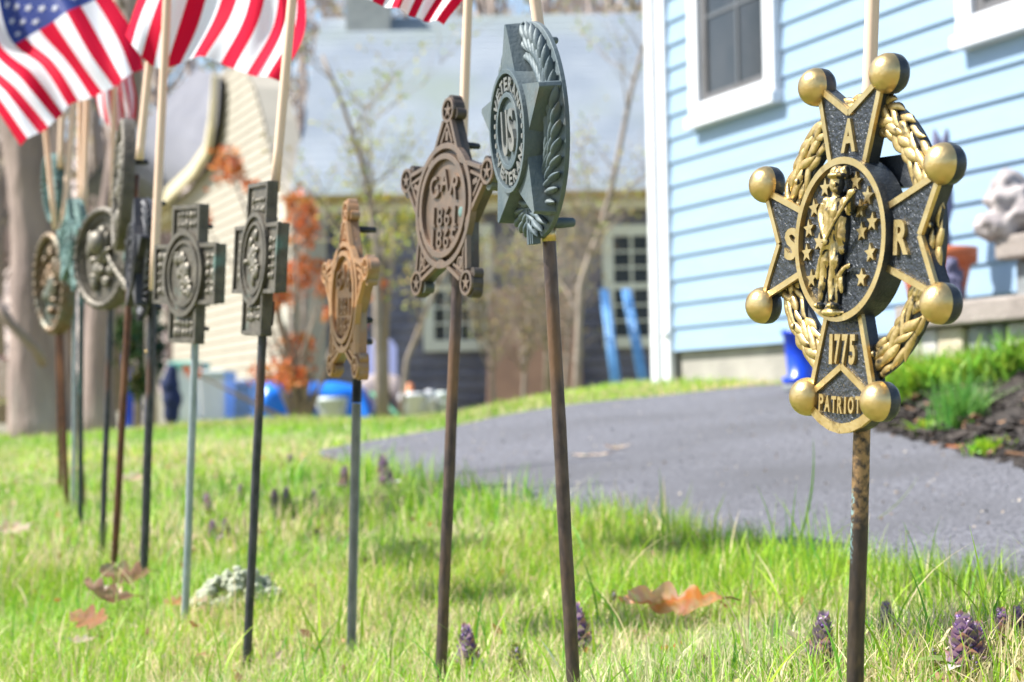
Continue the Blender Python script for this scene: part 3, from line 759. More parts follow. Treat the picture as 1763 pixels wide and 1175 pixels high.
def gbox(mb_, a0, a1, o0, o1, z0, z1): mb_.add([gw(a0, z0, o0), gw(a1, z0, o0), gw(a1, z0, o1), gw(a0, z0, o1), gw(a0, z1, o0), gw(a1, z1, o0), gw(a1, z1, o1), gw(a0, z1, o1)], [(0, 3, 2, 1), (4, 5, 6, 7), (0, 1, 5, 4), (1, 2, 6, 5), (2, 3, 7, 6), (3, 0, 4, 7)])
gbox(mb, a0_, a1_ - .01, -3, -.4, z0_, gab(270, 392).z); gpart(mb, 'porch_shade_block', M['porchshade'], ch, base=CI)  # solid block, its dark colour stands for porch shade
mb = MB(); gbox(mb, a0_ - .1, a1_ - .005, -3, .05, gab(270, 391).z, gab(270, 352).z); gpart(mb, 'porch_beam', M['creamtrim'], ch, base=CI)
mb = MB(); gbox(mb, -.12, .03, .031, .06, z0_, gab(499, 352).z); gpart(mb, 'corner_board', M['whitesash'], ch, base=CI)

# ---------------------------------------------------------------- yard clutter in front of the grey house
def gfar(px, D): p = P(px, 700, D); return Vector((p.x, p.y, gzf(p.x, p.y)))
def bucket(name, px, top, bot, wpx, D, m, label, cat, group=None, lidm=None):
    s = F / D; b = gfar(px, D); zt = P(px, top, D).z; h = zt - b.z; r = wpx / 2 / s
    e = empty(name, b); tag(e, label, cat, group)
    mb_ = MB(); mb_.lathe([(0, 0), (r * .78, 0), (r * .97, h * .86), (r * 1.06, h * .87), (r * 1.06, h * .93), (r, h * .94), (r, h), (r * .93, h), (r * .75, .02), (0, .02)], 22); mb_.build('body', m, e, smooth=True)
    mb_ = MB(); mb_.tube([(r * math.cos(t), -.02 - r * .9 * math.sin(t) * .35 - r * .3, h * .86 - r * .9 * math.sin(t)) for t in np.linspace(0, PI, 9)], .008, 5); mb_.build('handle', M['trim'], e)
    return e
bucket('bucket', 572, 684, 738, 52, 18, M['greyplastic'], 'pale grey plastic bucket with a rim in front of the blue tarp', 'bucket')
bucket('bucket', 713, 676, 722, 50, 19, M['trim'], 'white bucket beside the black sheet near the grey house', 'bucket')
bucket('bucket', 742, 672, 720, 18, 19.4, M['trim'], 'narrow white container between two white buckets', 'bucket')
bucket('bucket', 765, 674, 722, 26, 19, M['greyplastic'], 'pale bucket half hidden behind the rod of the star marker', 'bucket')
bucket('bucket', 516, 694, 735, 22, 18.6, M['blueplastic'], 'small deep blue bucket left of the pale grey bucket', 'bucket')
def tarp(name, poly, D, dep, m, label, cat, seed=1, amp=.05, n=26):
    """covered heap: profile given as (px, top py) ; front and back drape to the ground"""
    b0 = gfar((poly[0][0] + poly[-1][0]) / 2, D); rr = random.Random(seed)
    pxs = np.linspace(poly[0][0], poly[-1][0], n); tops = np.interp(pxs, [q[0] for q in poly], [q[1] for q in poly]); vs = []; mrow = 14
    for i in range(n):
        x = P(pxs[i], 700, D).x; zt = P(pxs[i], tops[i], D).z; zb = gzf(x, D) - .05
        for j in range(mrow):
            a = PI * j / (mrow - 1); ex = .35
            yy = D - dep / 2 * (abs(math.cos(a)) ** ex) * (1 if a < PI / 2 else -1); zz = zb + (zt - zb) * max(0.0, math.sin(a)) ** ex
            d = amp * noise.noise(Vector((x * 4, yy * 4, zz * 4 + seed)))
            vs.append((x - b0.x, yy - b0.y + d, zz - b0.z + d * .5))
    mb_ = MB(); mb_.add(vs, [(i * mrow + j, i * mrow + j + 1, (i + 1) * mrow + j + 1, (i + 1) * mrow + j) for i in range(n - 1) for j in range(mrow - 1)] + [tuple(range(mrow)), tuple(range((n - 1) * mrow, n * mrow))[::-1]], smooth=True)
    o = mb_.build(name, m); o.location = b0; return tag(o, label, cat)
tarp('tarpaulin', [(505, 735), (522, 668), (540, 656), (590, 660), (625, 664), (640, 690), (646, 720)], 20, 1.1, M['bluetarp'], 'bright blue tarpaulin over a heap behind the grey bucket', 'tarp', 2, .12)
tarp('tarpaulin', [(446, 738), (452, 668), (470, 655), (492, 658), (503, 690), (506, 738)], 19.2, .8, M['bluetarp'], 'small blue tarpaulin bundle behind the rod of the second cross marker', 'tarp', 5, .1)
tarp('tarpaulin', [(604, 720), (625, 655), (650, 642), (690, 650), (700, 690), (702, 722)], 21.3, .8, M['canvas'], 'taupe canvas cover below the lilac board', 'tarp', 7, .08)
tarp('plastic_sheet', [(640, 728), (652, 676), (672, 676), (690, 712), (696, 728)], 19.6, .6, M['blacktarp'], 'black plastic sheet crumpled beside the white bucket', 'plastic sheet', 8, .08)
def panel(name, quad, D, th, m, label, cat, lean=.15):
    b = gfar((quad[0][0] + quad[1][0]) / 2, D); mb_ = MB()
    q = [P(x, y, D) - b for x, y in quad]; n_ = len(q)
    q = [v + Vector((0, lean * max(0, v.z), 0)) for v in q]
    vs = q + [v + Vector((0, th, 0)) for v in q]; mb_.add(vs, [tuple(range(n_)), tuple(range(n_, 2 * n_))[::-1]] + [(i, n_ + i, n_ + (i + 1) % n_, (i + 1) % n_) for i in range(n_)])
    o = mb_.build(name, m, None, .01); o.location = b; return tag(o, label, cat)
panel('board', [(626, 722), (684, 722), (682, 596), (672, 584), (634, 586)], 21.9, .04, M['lilac'], 'pale lilac board leaning above the taupe canvas', 'board')
panel('rusty_panel', [(838, 712), (1004, 712), (1000, 498), (930, 486), (842, 500)], 22.6, .06, M['rusty'], 'tall rust brown sheet panel leaning on the grey house wall', 'panel')
b = gfar(706, 20.5); mb = MB(); s = F / 20.5; mb.lathe([(0, 0), (12 / s, 0), (14 / s, .06), (5 / s, .1), (7 / s, (722 - 655) / s), (0, (722 - 652) / s)], 14); o = mb.build('orange_cone', M['orange']); o.location = b; tag(o, 'small orange marker cone behind the white bucket', 'cone')
mb = MB(); mb.tube([gfar(640, 19.2) + Vector((0, 0, .3)), gfar(660, 19.1) + Vector((0, 0, .22)), gfar(680, 19) + Vector((0, 0, .1)), gfar(694, 18.9) + Vector((0, 0, .02))], .022, 7); tag(mb.build('garden_hose', M['hose']), 'green garden hose draped over the black sheet', 'hose')
# blue ladders
def ladder(px0, top, px1, bot, D, wpx, label):
    a = P(px0, top, D); b_ = P(px1, bot, D - .5); b_.z = gzf(b_.x, b_.y); e = empty('ladder', b_); tag(e, label, 'ladder')
    wv = Vector((wpx * D / F, 0, 0)); u = a - b_
    for sgn in (-1, 1):
        mb_ = MB(); mb_.tube([wv * sgn * .5, wv * sgn * .4 + u], .028, 4); mb_.build('rail', M['blueladder'], e)
    for k in range(1, 8):
        mb_ = MB(); t = k / 8; mb_.tube([u * t - wv * (.5 - .1 * t), u * t + wv * (.5 - .1 * t)], .02, 5); mb_.build('rung', M['blueladder'], e)
ladder(1040, 500, 1064, 676, 16, 9, 'light blue ladder leaning just left of the far window')
ladder(1078, 500, 1112, 672, 16.3, 9, 'light blue ladder close to the white corner board')
# bins at the left
def bin_(px0, px1, top, D, m, lm, label, name='storage_bin', cat='bin'):
    c = gfar((px0 + px1) / 2, D); w_ = (px1 - px0) / F * D / 2; h = P(px0, top, D).z - c.z; e = empty(name, c); tag(e, label, cat)
    mb_ = MB(); vs = [(-w_ * .86, -.3, 0), (w_ * .86, -.3, 0), (w_ * .86, .3, 0), (-w_ * .86, .3, 0), (-w_, -.36, h), (w_, -.36, h), (w_, .36, h), (-w_, .36, h)]
    mb_.add(vs, [(0, 3, 2, 1), (4, 5, 6, 7), (0, 1, 5, 4), (1, 2, 6, 5), (2, 3, 7, 6), (3, 0, 4, 7)]); mb_.build('body', m, e, .02)
    mb_ = MB(); mb_.box((-w_ * 1.05, -.4, h + .002), (w_ * 1.05, .4, h + .07)); mb_.build('lid', lm, e, .02)
bin_(303, 352, 636, 20, M['greyplastic'], M['teallid'], 'white storage bin with a teal lid behind the first cross marker')
bin_(352, 398, 652, 19.4, M['trim'], M['greyplastic'], 'lower white storage bin with grey lid right of the teal lidded one')
bin_(398, 442, 666, 20.4, M['greyplastic'], M['trim'], 'grey bin with white lid nearest the small blue tarpaulin')
bin_(222, 240, 590, 22, M['blueplastic'], M['blueplastic'], 'narrow blue barrel behind the rusty rod', 'barrel', 'barrel')
b = gfar(295, 19); mb = MB(); s = F / 19
for dx, z_, r_ in ((0, 36, 15), (2, 60, 19), (-2, 84, 18), (1, 104, 12)): mb.ell((dx / s, 0, z_ / s), (r_ / s, r_ / s, 20 / s))
mb.tube([(0, 0, 0), (0, 0, 60 / s)], 7 / s, 8)
o = mb.build('covered_grill', M['navycloth']); o.location = b; remesh(o, .03, 3); tag(o, 'navy cloth covered grill standing before the cream house', 'grill')
# dark evergreen bush
def bush(name, px, py, w, h, D, n, cols, label, cat='bush', ls=.05, seed=3, group=None):
    rr = random.Random(seed); c = P(px, py, D); b_ = Vector((c.x, c.y, gzf(c.x, c.y))); s = F / D; e = empty(name, b_); tag(e, label, cat, group)
    mb_ = MB(); mb_.tube([(0, 0, 0), (.02, 0, (c.z - b_.z) * .6), (0, .02, c.z - b_.z)], [.05, .04, .02], 7)
    for k in range(12):
        mb_.tube([(0, 0, (c.z - b_.z) * .3), (rr.uniform(-1, 1) * w / s * .2, rr.uniform(-.2, .2), (c.z - b_.z) * .8), (rr.uniform(-1, 1) * w / s * .45, rr.uniform(-.3, .3), c.z - b_.z + rr.uniform(-.4, .4) * h / s)], [.02, .012, .005], 5)
    mb_.build('stems', M['twig'], e)
    f_ = MB(); cl_ = [(rr.gauss(0, .3), rr.gauss(0, .3), rr.gauss(0, .3)) for _ in range(14)]
    for k in range(n):
        q = rr.choice(cl_); p = Vector(((q[0] + rr.gauss(0, .1)) * w / s, (q[1] + rr.gauss(0, .1)) * w / s, c.z - b_.z + (q[2] + rr.gauss(0, .1)) * h / s))
        cc = rr.choice(cols); quad_leaf(f_, p, ls * rr.uniform(.6, 1.3), rr, [x * rr.uniform(.75, 1.25) for x in cc])
    f_.build('leaves', M['leafm'], e, colors=True); return e
bush('evergreen_bush', 235, 590, 60, 190, 21, 900, [(.03, .07, .02), (.06, .11, .03), (.10, .13, .04)], 'dark evergreen bush in the gap behind the rusty rod', ls=.07)
bush('evergreen_bush', 262, 590, 36, 150, 20.2, 500, [(.02, .05, .03), (.04, .07, .03)], 'low dark bush at the porch corner of the cream house', ls=.06, seed=8)
OR = [(.55, .17, .04), (.62, .24, .08), (.42, .13, .04)]
# beech sapling: sparse orange clusters on thin stems
bs_ = gfar(520, 15.5); e = empty('beech_sapling', bs_); tag(e, 'young beech with clusters of dry orange leaves before the cream house', 'tree')
mb = MB(); lf = MB(); rr = random.Random(21); s = F / 15.5
st = [(520, 720)]; 
clus = [(392, 285, 22, 26), (432, 322, 14, 12), (402, 300, 12, 10), (520, 385, 26, 34), (505, 345, 16, 14), (488, 485, 34, 26), (520, 470, 24, 20), (640, 496, 18, 17), (560, 500, 16, 10), (470, 505, 30, 22), (505, 590, 26, 14), (465, 640, 30, 16), (520, 600, 20, 14), (570, 540, 14, 10), (330, 640, 14, 8), (345, 375, 14, 12), (500, 650, 26, 14), (430, 470, 14, 12), (552, 460, 12, 10), (620, 560, 10, 8)]
for cx, cy, wx, wy in clus:
    p = P(cx, cy, 15.5 + rr.uniform(-.5, .5)) - bs_; mid = Vector((p.x * .45 + rr.uniform(-.1, .1), p.y * .4, p.z * .55))
    mb.tube([(rr.uniform(-.05, .05), 0, 0), mid, p], [.022, .014, .005], 6)
    for k in range(int(wx * wy * .27)):
        q = p + Vector((rr.gauss(0, wx * .3 / s), rr.gauss(0, wx * .5 / s), rr.gauss(0, wy * .3 / s))) + Vector((rr.choice((-1, 0, 0, 1, 1)) * wx * .7 / s, 0, rr.choice((-1, 0, 1)) * wy * .75 / s)); quad_leaf(lf, q, rr.uniform(.022, .042), rr, [x * rr.uniform(.8, 1.2) for x in rr.choice(OR)])
mb.build('stems', M['twig'], e); lf.build('leaves', M['leafm'], e, colors=True)
YG = (.42, .42, .10)
bare_tree('young_tree', [(655, 712), (650, 560), (648, 420), (628, 300), (590, 180), (555, 95)], 14, .035, .012, 16, M['twig'], 'slender bare tree with yellow green buds in front of the grey roof', seed=4, blen=.9, bud=YG, nbud=700, bs=.022)
bare_tree('young_tree', [(992, 700), (1000, 480), (1040, 380), (1062, 280), (1088, 150), (1120, 40)], 13.5, .028, .012, 14, M['twig'], 'slender bare tree arching up beside the white corner board', seed=6, blen=.7, bud=YG, nbud=300, bs=.02)
bare_tree('young_tree', [(690, 712), (700, 620), (740, 520), (790, 420), (820, 330)], 15, .022, .008, 14, M['twig'], 'thin budding sapling below the star marker', seed=9, blen=.7, bud=YG, nbud=450, bs=.022)
bare_tree('shrub', [(900, 705), (905, 620), (910, 540), (930, 440)], 17, .02, .006, 60, M['twig'], 'bare twiggy shrub in front of the rusty panel', 'shrub', seed=12, blen=.8, bud=(.36, .32, .12), nbud=500, bs=.022, updir=.7)
bare_tree('shrub', [(970, 700), (975, 620), (985, 520), (1010, 400)], 16, .018, .006, 50, M['twig'], 'bare brown brush just right of the wreathed marker rod', 'shrub', seed=33, blen=.7, bud=(.34, .28, .14), nbud=500, bs=.02, updir=.7)
bare_tree('shrub', [(850, 705), (846, 620), (835, 520), (820, 430)], 16.4, .018, .006, 46, M['twig'], 'bare brown brush between the brown star rod and the wreathed marker rod', 'shrub', seed=35, blen=.7, bud=(.40, .36, .12), nbud=500, bs=.02, updir=.7)
bush('budding_shrub', 655, 395, 120, 90, 16.5, 520, [(.45, .45, .08), (.36, .38, .08)], 'yellow green budding shrub below the eave right of the small star marker', ls=.028, seed=15, cat='shrub')
bush('budding_shrub', 940, 430, 150, 120, 17.5, 420, [(.36, .33, .12), (.30, .26, .12)], 'loose olive shrub below the eave right of the wreathed marker', ls=.026, seed=16, cat='shrub')

# big trees at the left
def big_tree(name, pts, radpx, D, label, seed):
    rr = random.Random(seed); L = [P(x, y, D) for x, y in pts]; b_ = L[0].copy(); b_.z = gzf(b_.x, b_.y) - .1; e = empty(name, b_); tag(e, label, 'tree'); s = F / D
    L = [q - b_ for q in resample([P(x, y, D) for x, y in pts], 20)]; L[0] = Vector((L[0].x, L[0].y, 0)); rd = list(np.interp(np.linspace(0, 1, 20), np.linspace(0, 1, len(radpx)), [q / s for q in radpx]))
    mb_ = MB(); mb_.tube(L, rd, 18); 
    o = mb_.build('trunk', M['bark'], e)
    for v in o.data.vertices: v.co += Vector((v.co.x, v.co.y, 0)).normalized() * noise.noise(Vector((v.co.x * 5, v.co.y * 5, v.co.z * 1.3))) * rd[5] * .3 if v.co.length else Vector()
    c = MB()
    for k in range(14):
        p = L[rr.randrange(11, 20)]; d = Vector((rr.uniform(-1, 1), rr.uniform(-.6, 1), rr.uniform(.1, .9))).normalized(); q = [p]
        for z_ in range(6): d = (d + Vector((rr.uniform(-.3, .3), rr.uniform(-.3, .3), rr.uniform(-.1, .3)))).normalized(); q.append(q[-1] + d * .35)
        if p.z > 2.6: c.tube(q, [rd[12] * .32 * (1 - .15 * z_) for z_ in range(7)], 7)
    c.build('branches', M['bark'], e)
big_tree('big_tree', [(72, 775), (66, 650), (62, 480), (52, 300), (40, 100), (30, -200)], [62, 42, 40, 42, 46, 40], 11, 'thick pale barked tree trunk at the far left behind the markers', 3)
big_tree('big_tree', [(168, 760), (168, 640), (178, 480), (196, 330), (225, 150), (240, -100)], [34, 25, 22, 22, 20, 16], 12.5, 'narrower grey tree trunk leaning right behind the round marker', 5)
big_tree('big_tree', [(108, 765), (116, 650), (112, 500), (100, 300), (92, 50)], [20, 14, 13, 12, 10], 13, 'thin dark trunk between the two larger trees at the left', 7)
mb = MB(); mb.tube([P(-20, 500, 10.4), P(20, 560, 10.4), P(60, 600, 10.5), P(75, 625, 10.6)], [.03, .028, .026, .03], 8); tag(mb.build('fallen_branch', M['bark']), 'grey branch propped against the thick tree at the far left', 'branch')
# red car at the far left edge
cb = gfar(-60, 21); car = empty('parked_car', cb); tag(car, 'dark red parked car partly cut by the left edge of the picture', 'car'); s = F / 21
def carbody(prof_, w, mb_, mi=0):
    n_ = len(prof_); vs = [(x, -w / 2, z) for x, z in prof_] + [(x, w / 2, z) for x, z in prof_]
    mb_.add(vs, [tuple(range(n_)), tuple(range(n_, 2 * n_))[::-1]] + [(i, n_ + i, n_ + (i + 1) % n_, (i + 1) % n_) for i in range(n_)], mi)
mb = MB(); carbody([(-3.6, .35), (.46, .35), (.5, .6), (.42, .82), (-.1, .95), (-.3, .97), (-3.5, 1.0)][::-1], 1.7, mb); mb.build('body', M['carred'], car, .06)
mb = MB(); carbody([(-.1, .955), (-.6, 1.38), (-2.6, 1.42), (-3.3, 1.0)][::-1], 1.45, mb); mb.build('cabin', M['glass'], car, .05)
for x in (-.35, -2.9):
    mb = MB(); mb.lathe([(0, -.1), (.3, -.1), (.32, -.06), (.32, .06), (.3, .1), (0, .1)], 20, T=Matrix.Translation((x, -.8, .32)) @ Matrix.Rotation(PI / 2, 4, 'X')); w_ = mb.build('wheel', M['rubber'], car)
    mb = MB(); mb.lathe([(0, -.12), (.17, -.11), (.18, -.1)], 14, T=Matrix.Translation((x, -.81, .32)) @ Matrix.Rotation(-PI / 2, 4, 'X')); mb.build('rim', M['greyplastic'], w_)
# blue bin next to the house foundation
c = ground_hit(1380, 676); s = F / c.y; e = empty('blue_pot', c); tag(e, 'deep blue plastic tub on a grey base by the house foundation', 'tub')
mb = MB(); mb.lathe([(0, .03), (30 / s, .03), (34 / s, .05), (22 / s, .06), (30 / s, 100 / s), (34 / s, 101 / s), (33 / s, 108 / s), (28 / s, 107 / s), (0, 90 / s)], 22); mb.build('body', M['blueplastic'], e)
mb = MB(); mb.lathe([(0, 0), (32 / s, 0), (32 / s, .025), (28 / s, .029), (0, .029)], 20); mb.build('base', M['stone2'], e)

# distant bare woods
mb = MB(); rr = random.Random(31); bd = MB()
for k in range(230):
    D = rr.uniform(32, 62); px = rr.uniform(-500, 2300); p = P(px, 700, D); x, y = p.x, p.y; z0 = float(gz_all(x, y)) - .3; h = rr.uniform(7, 12); r = rr.uniform(.06, .22); lx = rr.uniform(-.8, .8)
    mb.tube([(x, y, z0), (x + lx * .4, y, z0 + h * .5), (x + lx, y, z0 + h)], [r, r * .7, r * .2], 5)
    for j in range(16):
        zz = rr.uniform(.25, 1) * h; d = Vector((rr.uniform(-1, 1), rr.uniform(-1, 1), rr.uniform(.2, 1))).normalized() * rr.uniform(.8, 2.6); a = Vector((x + lx * zz / h, y, z0 + zz))
        mb.tube([a, a + d * .5 + Vector((0, 0, .1)), a + d], [r * .3, r * .2, .012], 3, cap=False)
        for q in range(3): quad_leaf(bd, a + d * rr.uniform(.4, 1.1) + Vector((rr.gauss(0, .2),) * 3), rr.uniform(.05, .14), rr, (.40 * rr.uniform(.8, 1.2), .36, .22))
tag(mb.build('distant_woods', M['woodtwig']), 'blurred bare woods on the rise behind the houses', 'woods', kind='stuff')
tag(bd.build('distant_buds', M['leafm'], colors=True), 'haze of olive buds over the distant bare woods', 'leaves', kind='stuff')
# ================================================================= MARKERS
def marker(name, label, T_, B_, ppm, cy, yaw, group=None, cat='grave marker'):
    D = F / ppm; a = P(*T_, D); b = P(*B_, D); u = (a - b).normalized()
    p = b.copy()
    while p.z > gzf(p.x, p.y): p -= u * .002
    az = math.atan2(p.x, p.y); t = R(yaw) + az
    Mx = Matrix(((math.cos(t), math.sin(t), 0), (-math.sin(t), math.cos(t), 0), (0, 0, 1)))
    q = Vector((0, 0, 1)).rotation_difference(u)
    e = empty(name, p); e.rotation_mode = 'QUATERNION'; e.rotation_quaternion = q @ Mx.to_quaternion()
    tag(e, label, cat, group)
    xr = T_[0] + (cy - T_[1]) * (T_[0] - B_[0]) / (T_[1] - B_[1])
    C_ = P(xr, cy, D); zc = (C_ - p).length; zt = (a - p).length
    return e, zc, zt
def rod(e, z1, r, m, z0=-.06, thread=False, dark_from=None, seedb=0):
    mb_ = MB(); n = 26
    if thread:
        pr = []; z = z0
        while z < z1: pr += [(r * .8, z), (r * 1.06, z + .0014), (r * 1.06, z + .0021)]; z += .0034
        mb_.lathe(pr, 14, smooth=False)
    else:
        mb_.tube([(math.sin(i * .9 + seedb) * .00018, math.cos(i * .7 + seedb) * .00018, z0 + (z1 - z0) * i / n) for i in range(n + 1)], [r * (1 + .018 * math.sin(i * 2.1 + seedb)) for i in range(n + 1)], 16)
    return mb_.build('rod', m, e)
def lug(e, z, L, r, m, y=.0):
    mb_ = MB(); mb_.tube([(0, y - .008, z), (0, y + L * .55, z), (0, y + L * .93, z), (0, y + L, z)], [r, r * .92, r * .8, r * .55], 12); return mb_.build('lug', m, e)
def place(o, off, zc, u=0): o.location = (u, -off, zc); return o
def paint_flanks(o, thr=.3, idx=1):
    for p in o.data.polygons:
        if -p.normal.y < thr: p.material_index = idx

# ---- 1. brass four armed marker
PG_S = 1 / 2286.0
e, zc, zt = marker('grave_marker', 'gold and black four armed cross marker with ball tips and a standing soldier', (1484, 745), (1472, 1175), 2286, 415, 57)
sar = e; OFF = .0195; S = PG_S
def pp(mb_, name, mats, parent=None, bevel=0, at=True):
    o = mb_.build(name, mats, e if parent is None else parent, bevel)
    if parent is None: place(o, OFF, zc)
    return o
def rot2(p, k):
    for _ in range(k): p = [(-v, u) for u, v in p]
    return p
ARM = [(-50, 118), (50, 118), (97, 258), (84, 268), (0, 222), (-84, 268), (-97, 258)]
PANL = [(97, -258), (100, -296), (66, -317), (34, -327), (0, -330), (-34, -327), (-66, -317), (-100, -296), (-97, -258), (0, -222)]
mb = MB(); tp = 2
for k in range(4): extr(mb, rot2(ARM, k), -28, -2.5, S, 0, 1)
extr(mb, PANL[::-1], -27.5, -3, S, 0, 1)
arms = pp(mb, 'cross_arms', [M['hammer'], M['black']])
rim = MB()
def rbars(k):
    segs = [((-92, 250), (-49, 121)), ((92, 250), (49, 121)), ((-80, 260), (0, 217)), ((80, 260), (0, 217))]
    for a, b in segs:
        a, b = rot2([a, b], k)[0:2]; a = Vector(a); b = Vector(b)
        bar(rim, a, b, 11.5, -6, 1.6 + (.4 if abs(abs(b.x) + abs(b.y) - 217) < 1 else 0), S, 0, 1)
for k in range(4): rbars(k)
arcp = [(-88, -296), (-62, -310), (-32, -320), (0, -324), (32, -320), (62, -310), (88, -296)]
for a, b in zip(arcp, arcp[1:]): bar(rim, a, b, 17, -6, 1.4, S, 0, 1)
pp(rim, 'gold_rim', [M['gold'], M['gold']], bevel=.0006)
for k in range(4):
    for sx in (-1, 1):
        u, v = rot2([(sx * 111, 273)], k)[0]; b_ = MB()
        rot = Matrix.Rotation(PI / 2, 3, 'X')   # z -> -y (outward)
        b_.ell(FT(u * S, v * S, -3 * S), (34 * S, 34 * S, 32 * S), 0, 28, rot=rot, vmin=0)
        pr_ = [(34, -3), (34.2, -10), (33, -20), (28, -27), (0, -29)]
        vs = [FT((u + r * math.cos(2 * PI * j / 28)) * S, (v + r * math.sin(2 * PI * j / 28)) * S, w * S) for r, w in pr_ for j in range(28)]
        b_.add(vs, [(i * 28 + j, (i + 1) * 28 + j, (i + 1) * 28 + (j + 1) % 28, i * 28 + (j + 1) % 28) for i in range(4) for j in range(28)], 1, smooth=True)
        pp(b_, 'ball', [M['gold'], M['black']])
# wreath
wr_ = MB(); ring(wr_, 190, 246, -34, -24, S, 0, 72, dome=7); wo = pp(wr_, 'wreath', M['black'])
lv = MB(); rr = random.Random(5)
for i in range(0, 360, 9):
    a = R(i); side = 1 if math.cos(a) > 0 else -1
    for j, r_ in enumerate((198, 213, 229, 244)):
        aa = a + R(2.7 * j + rr.uniform(-1.5, 1.5)); tang = aa + (PI / 2 if side > 0 else -PI / 2) + rr.uniform(-.3, .3) + side * (-.15, .2, -.2, .1)[j]
        leafrel(lv, r_ * math.cos(aa), r_ * math.sin(aa), -21 + (0, 5, 5, 0)[j], rr.uniform(46, 78), rr.uniform(15, 22), 6, tang, S, bend=rr.uniform(-.06, .06))
    if i % 24 == 0:
        aa = a + .07; r_ = rr.choice((210, 232)); lv.ell(FT(r_ * math.cos(aa) * S, r_ * math.sin(aa) * S, -11 * S), (6 * S, 6 * S, 6 * S), 0, 10)
lo_ = lv.build('laurel_leaves', [M['wreathgold'], M['black']], wo); paint_flanks(lo_, .42)
# medallion
md = MB(); W14 = 14
pts = circ(140, 72); extr(md, pts, -34, 4, S, 1, 0)
ring(md, 129, 141, 3, W14, S, 2, 72)
med = pp(md, 'medallion', [M['black'], M['hammer'], M['gold']])
# flank of the gold rim is black below the face
for p in med.data.polygons:
    if p.material_index == 2 and -p.normal.y < .5:
        c = p.center
        if (c.x ** 2 + c.z ** 2) ** .5 > 139 * S: p.material_index = 0
KX = 1.38
def UA(zx, zy, w): return ((zx - 315) * .459 + KX * (w - 14), -(zy - 572) * .2555, w)
for zx, zy in [(210, 215), (137, 345), (103, 485), (178, 580), (93, 650), (132, 830), (418, 193), (497, 297), (450, 378), (532, 470), (465, 530), (525, 672), (472, 835)]:
    u, v, w = UA(zx, zy, 10); sb = MB(); extr(sb, star_poly(17, 7.2, 5, PI / 2 + rr.uniform(-.12, .12), u, v), 3, 10, S, 0, 1, None)
    sb.build('star', [M['gold'], M['gold']], med)
fg = MB()
def TU(pts, rads, n=12): fg.tube([FT(*[c * S for c in UA(*p)]) for p in pts], [r * S for r in rads], n)
def EL(zx, zy, w, ru, rv, rw): fg.ell(FT(*[c * S for c in UA(zx, zy, w)]), (ru * S, rw * S, rv * S), 0, 16)
EL(300, 205, 22, 14, 18, 13); EL(290, 212, 33, 3.5, 4, 4)
EL(297, 240, 26, 8, 7, 7)
EL(305, 150, 22, 20, 7, 17); EL(302, 125, 20, 15, 11, 13); EL(350, 130, 16, 8, 12, 8)
TU([(305, 245, 14), (305, 290, 14)], [9, 11])
TU([(308, 300, 12), (300, 380, 14), (290, 480, 14), (282, 600, 12), (280, 640, 12)], [19, 23, 20, 19, 17])
EL(235, 315, 12, 11, 10, 10); EL(365, 320, 12, 11, 10, 10)
TU([(222, 330, 14), (203, 400, 16), (205, 450, 20)], [9.5, 9, 8]); TU([(205, 450, 20), (222, 520, 26), (240, 580, 30)], [7, 6, 5]); EL(238, 585, 32, 6, 7, 6)
TU([(370, 330, 14), (395, 390, 14), (392, 330, 26), (400, 285, 34)], [10, 9, 8, 7]); EL(402, 282, 36, 8, 7, 7)
TU([(425, 262, 36), (330, 400, 36), (230, 585, 33)], [4.2, 3.6, 3.8], 8); TU([(230, 590, 33), (205, 700, 22), (190, 825, 14)], [4, 5, 8.5], 8)
TU([(250, 600, 12), (243, 720, 16), (232, 770, 16), (228, 850, 14), (212, 950, 16), (208, 990, 16)], [14, 11, 8.5, 9.5, 7, 6]); EL(200, 1018, 22, 8, 6, 12)
TU([(300, 600, 12), (303, 720, 16), (292, 780, 16), (288, 850, 14), (284, 950, 16), (284, 985, 18)], [14, 11, 8.5, 9.5, 7, 6]); EL(295, 1018, 24, 9, 6, 13)
TU([(350, 420, 8), (345, 560, 8), (340, 640, 6)], [12, 13, 8]); EL(345, 640, 8, 10, 9, 8)
TU([(318, 1010, 8), (318, 860, 10), (345, 800, 10), (372, 760, 14), (408, 752, 18)], [6, 6, 7, 4, 4], 8); EL(350, 865, 8, 7, 18, 8)
EL(290, 1062, 12, 37, 8, 14)
fo = fg.build('soldier_relief', [M['wreathgold'], M['black']], med); remesh(fo, .55 * S * 2, 2)
displace(fo, lambda c_: S * 1.3 * noise.noise(Vector((c_.x / S * .22, c_.y / S * .1, c_.z / S * .07))))
fo.data.update(); fo.data.materials.clear(); [fo.data.materials.append(q) for q in (M['wreathgold'], M['black'])]; paint_flanks(fo, .38)
def letters(items):
    l_ = MB()
    for a_ in items: put_text(l_, *a_)
    pp(l_, 'lettering', M['gold'])
letters([('A', 6, 178, 44, 58, -3, 4, 0, 0, .035, S)])
letters([('R', 170, -2, 42, 58, -3, 4, 0, 0, .035, S)])
letters([('S', -171, -2, 42, 58, -3, 4, 0, 0, .035, S)])
letters([(c_, -34 + i * 23 + (3 if i == 0 else 0), -188, 18 if i else 10, 52, -3, 3.5, 0, 0, .035, S) for i, c_ in enumerate('1775')])
letters([(c_, [-58, -38.5, -18, 1, 17.5, 35, 56][i], -283 + [2, .6, -.3, -.6, -.3, .6, 2][i], [15, 18, 15, 15, 5.5, 17, 15][i], 29, -3, 3, 0, 0, .03, S) for i, c_ in enumerate('PATRIOT')])
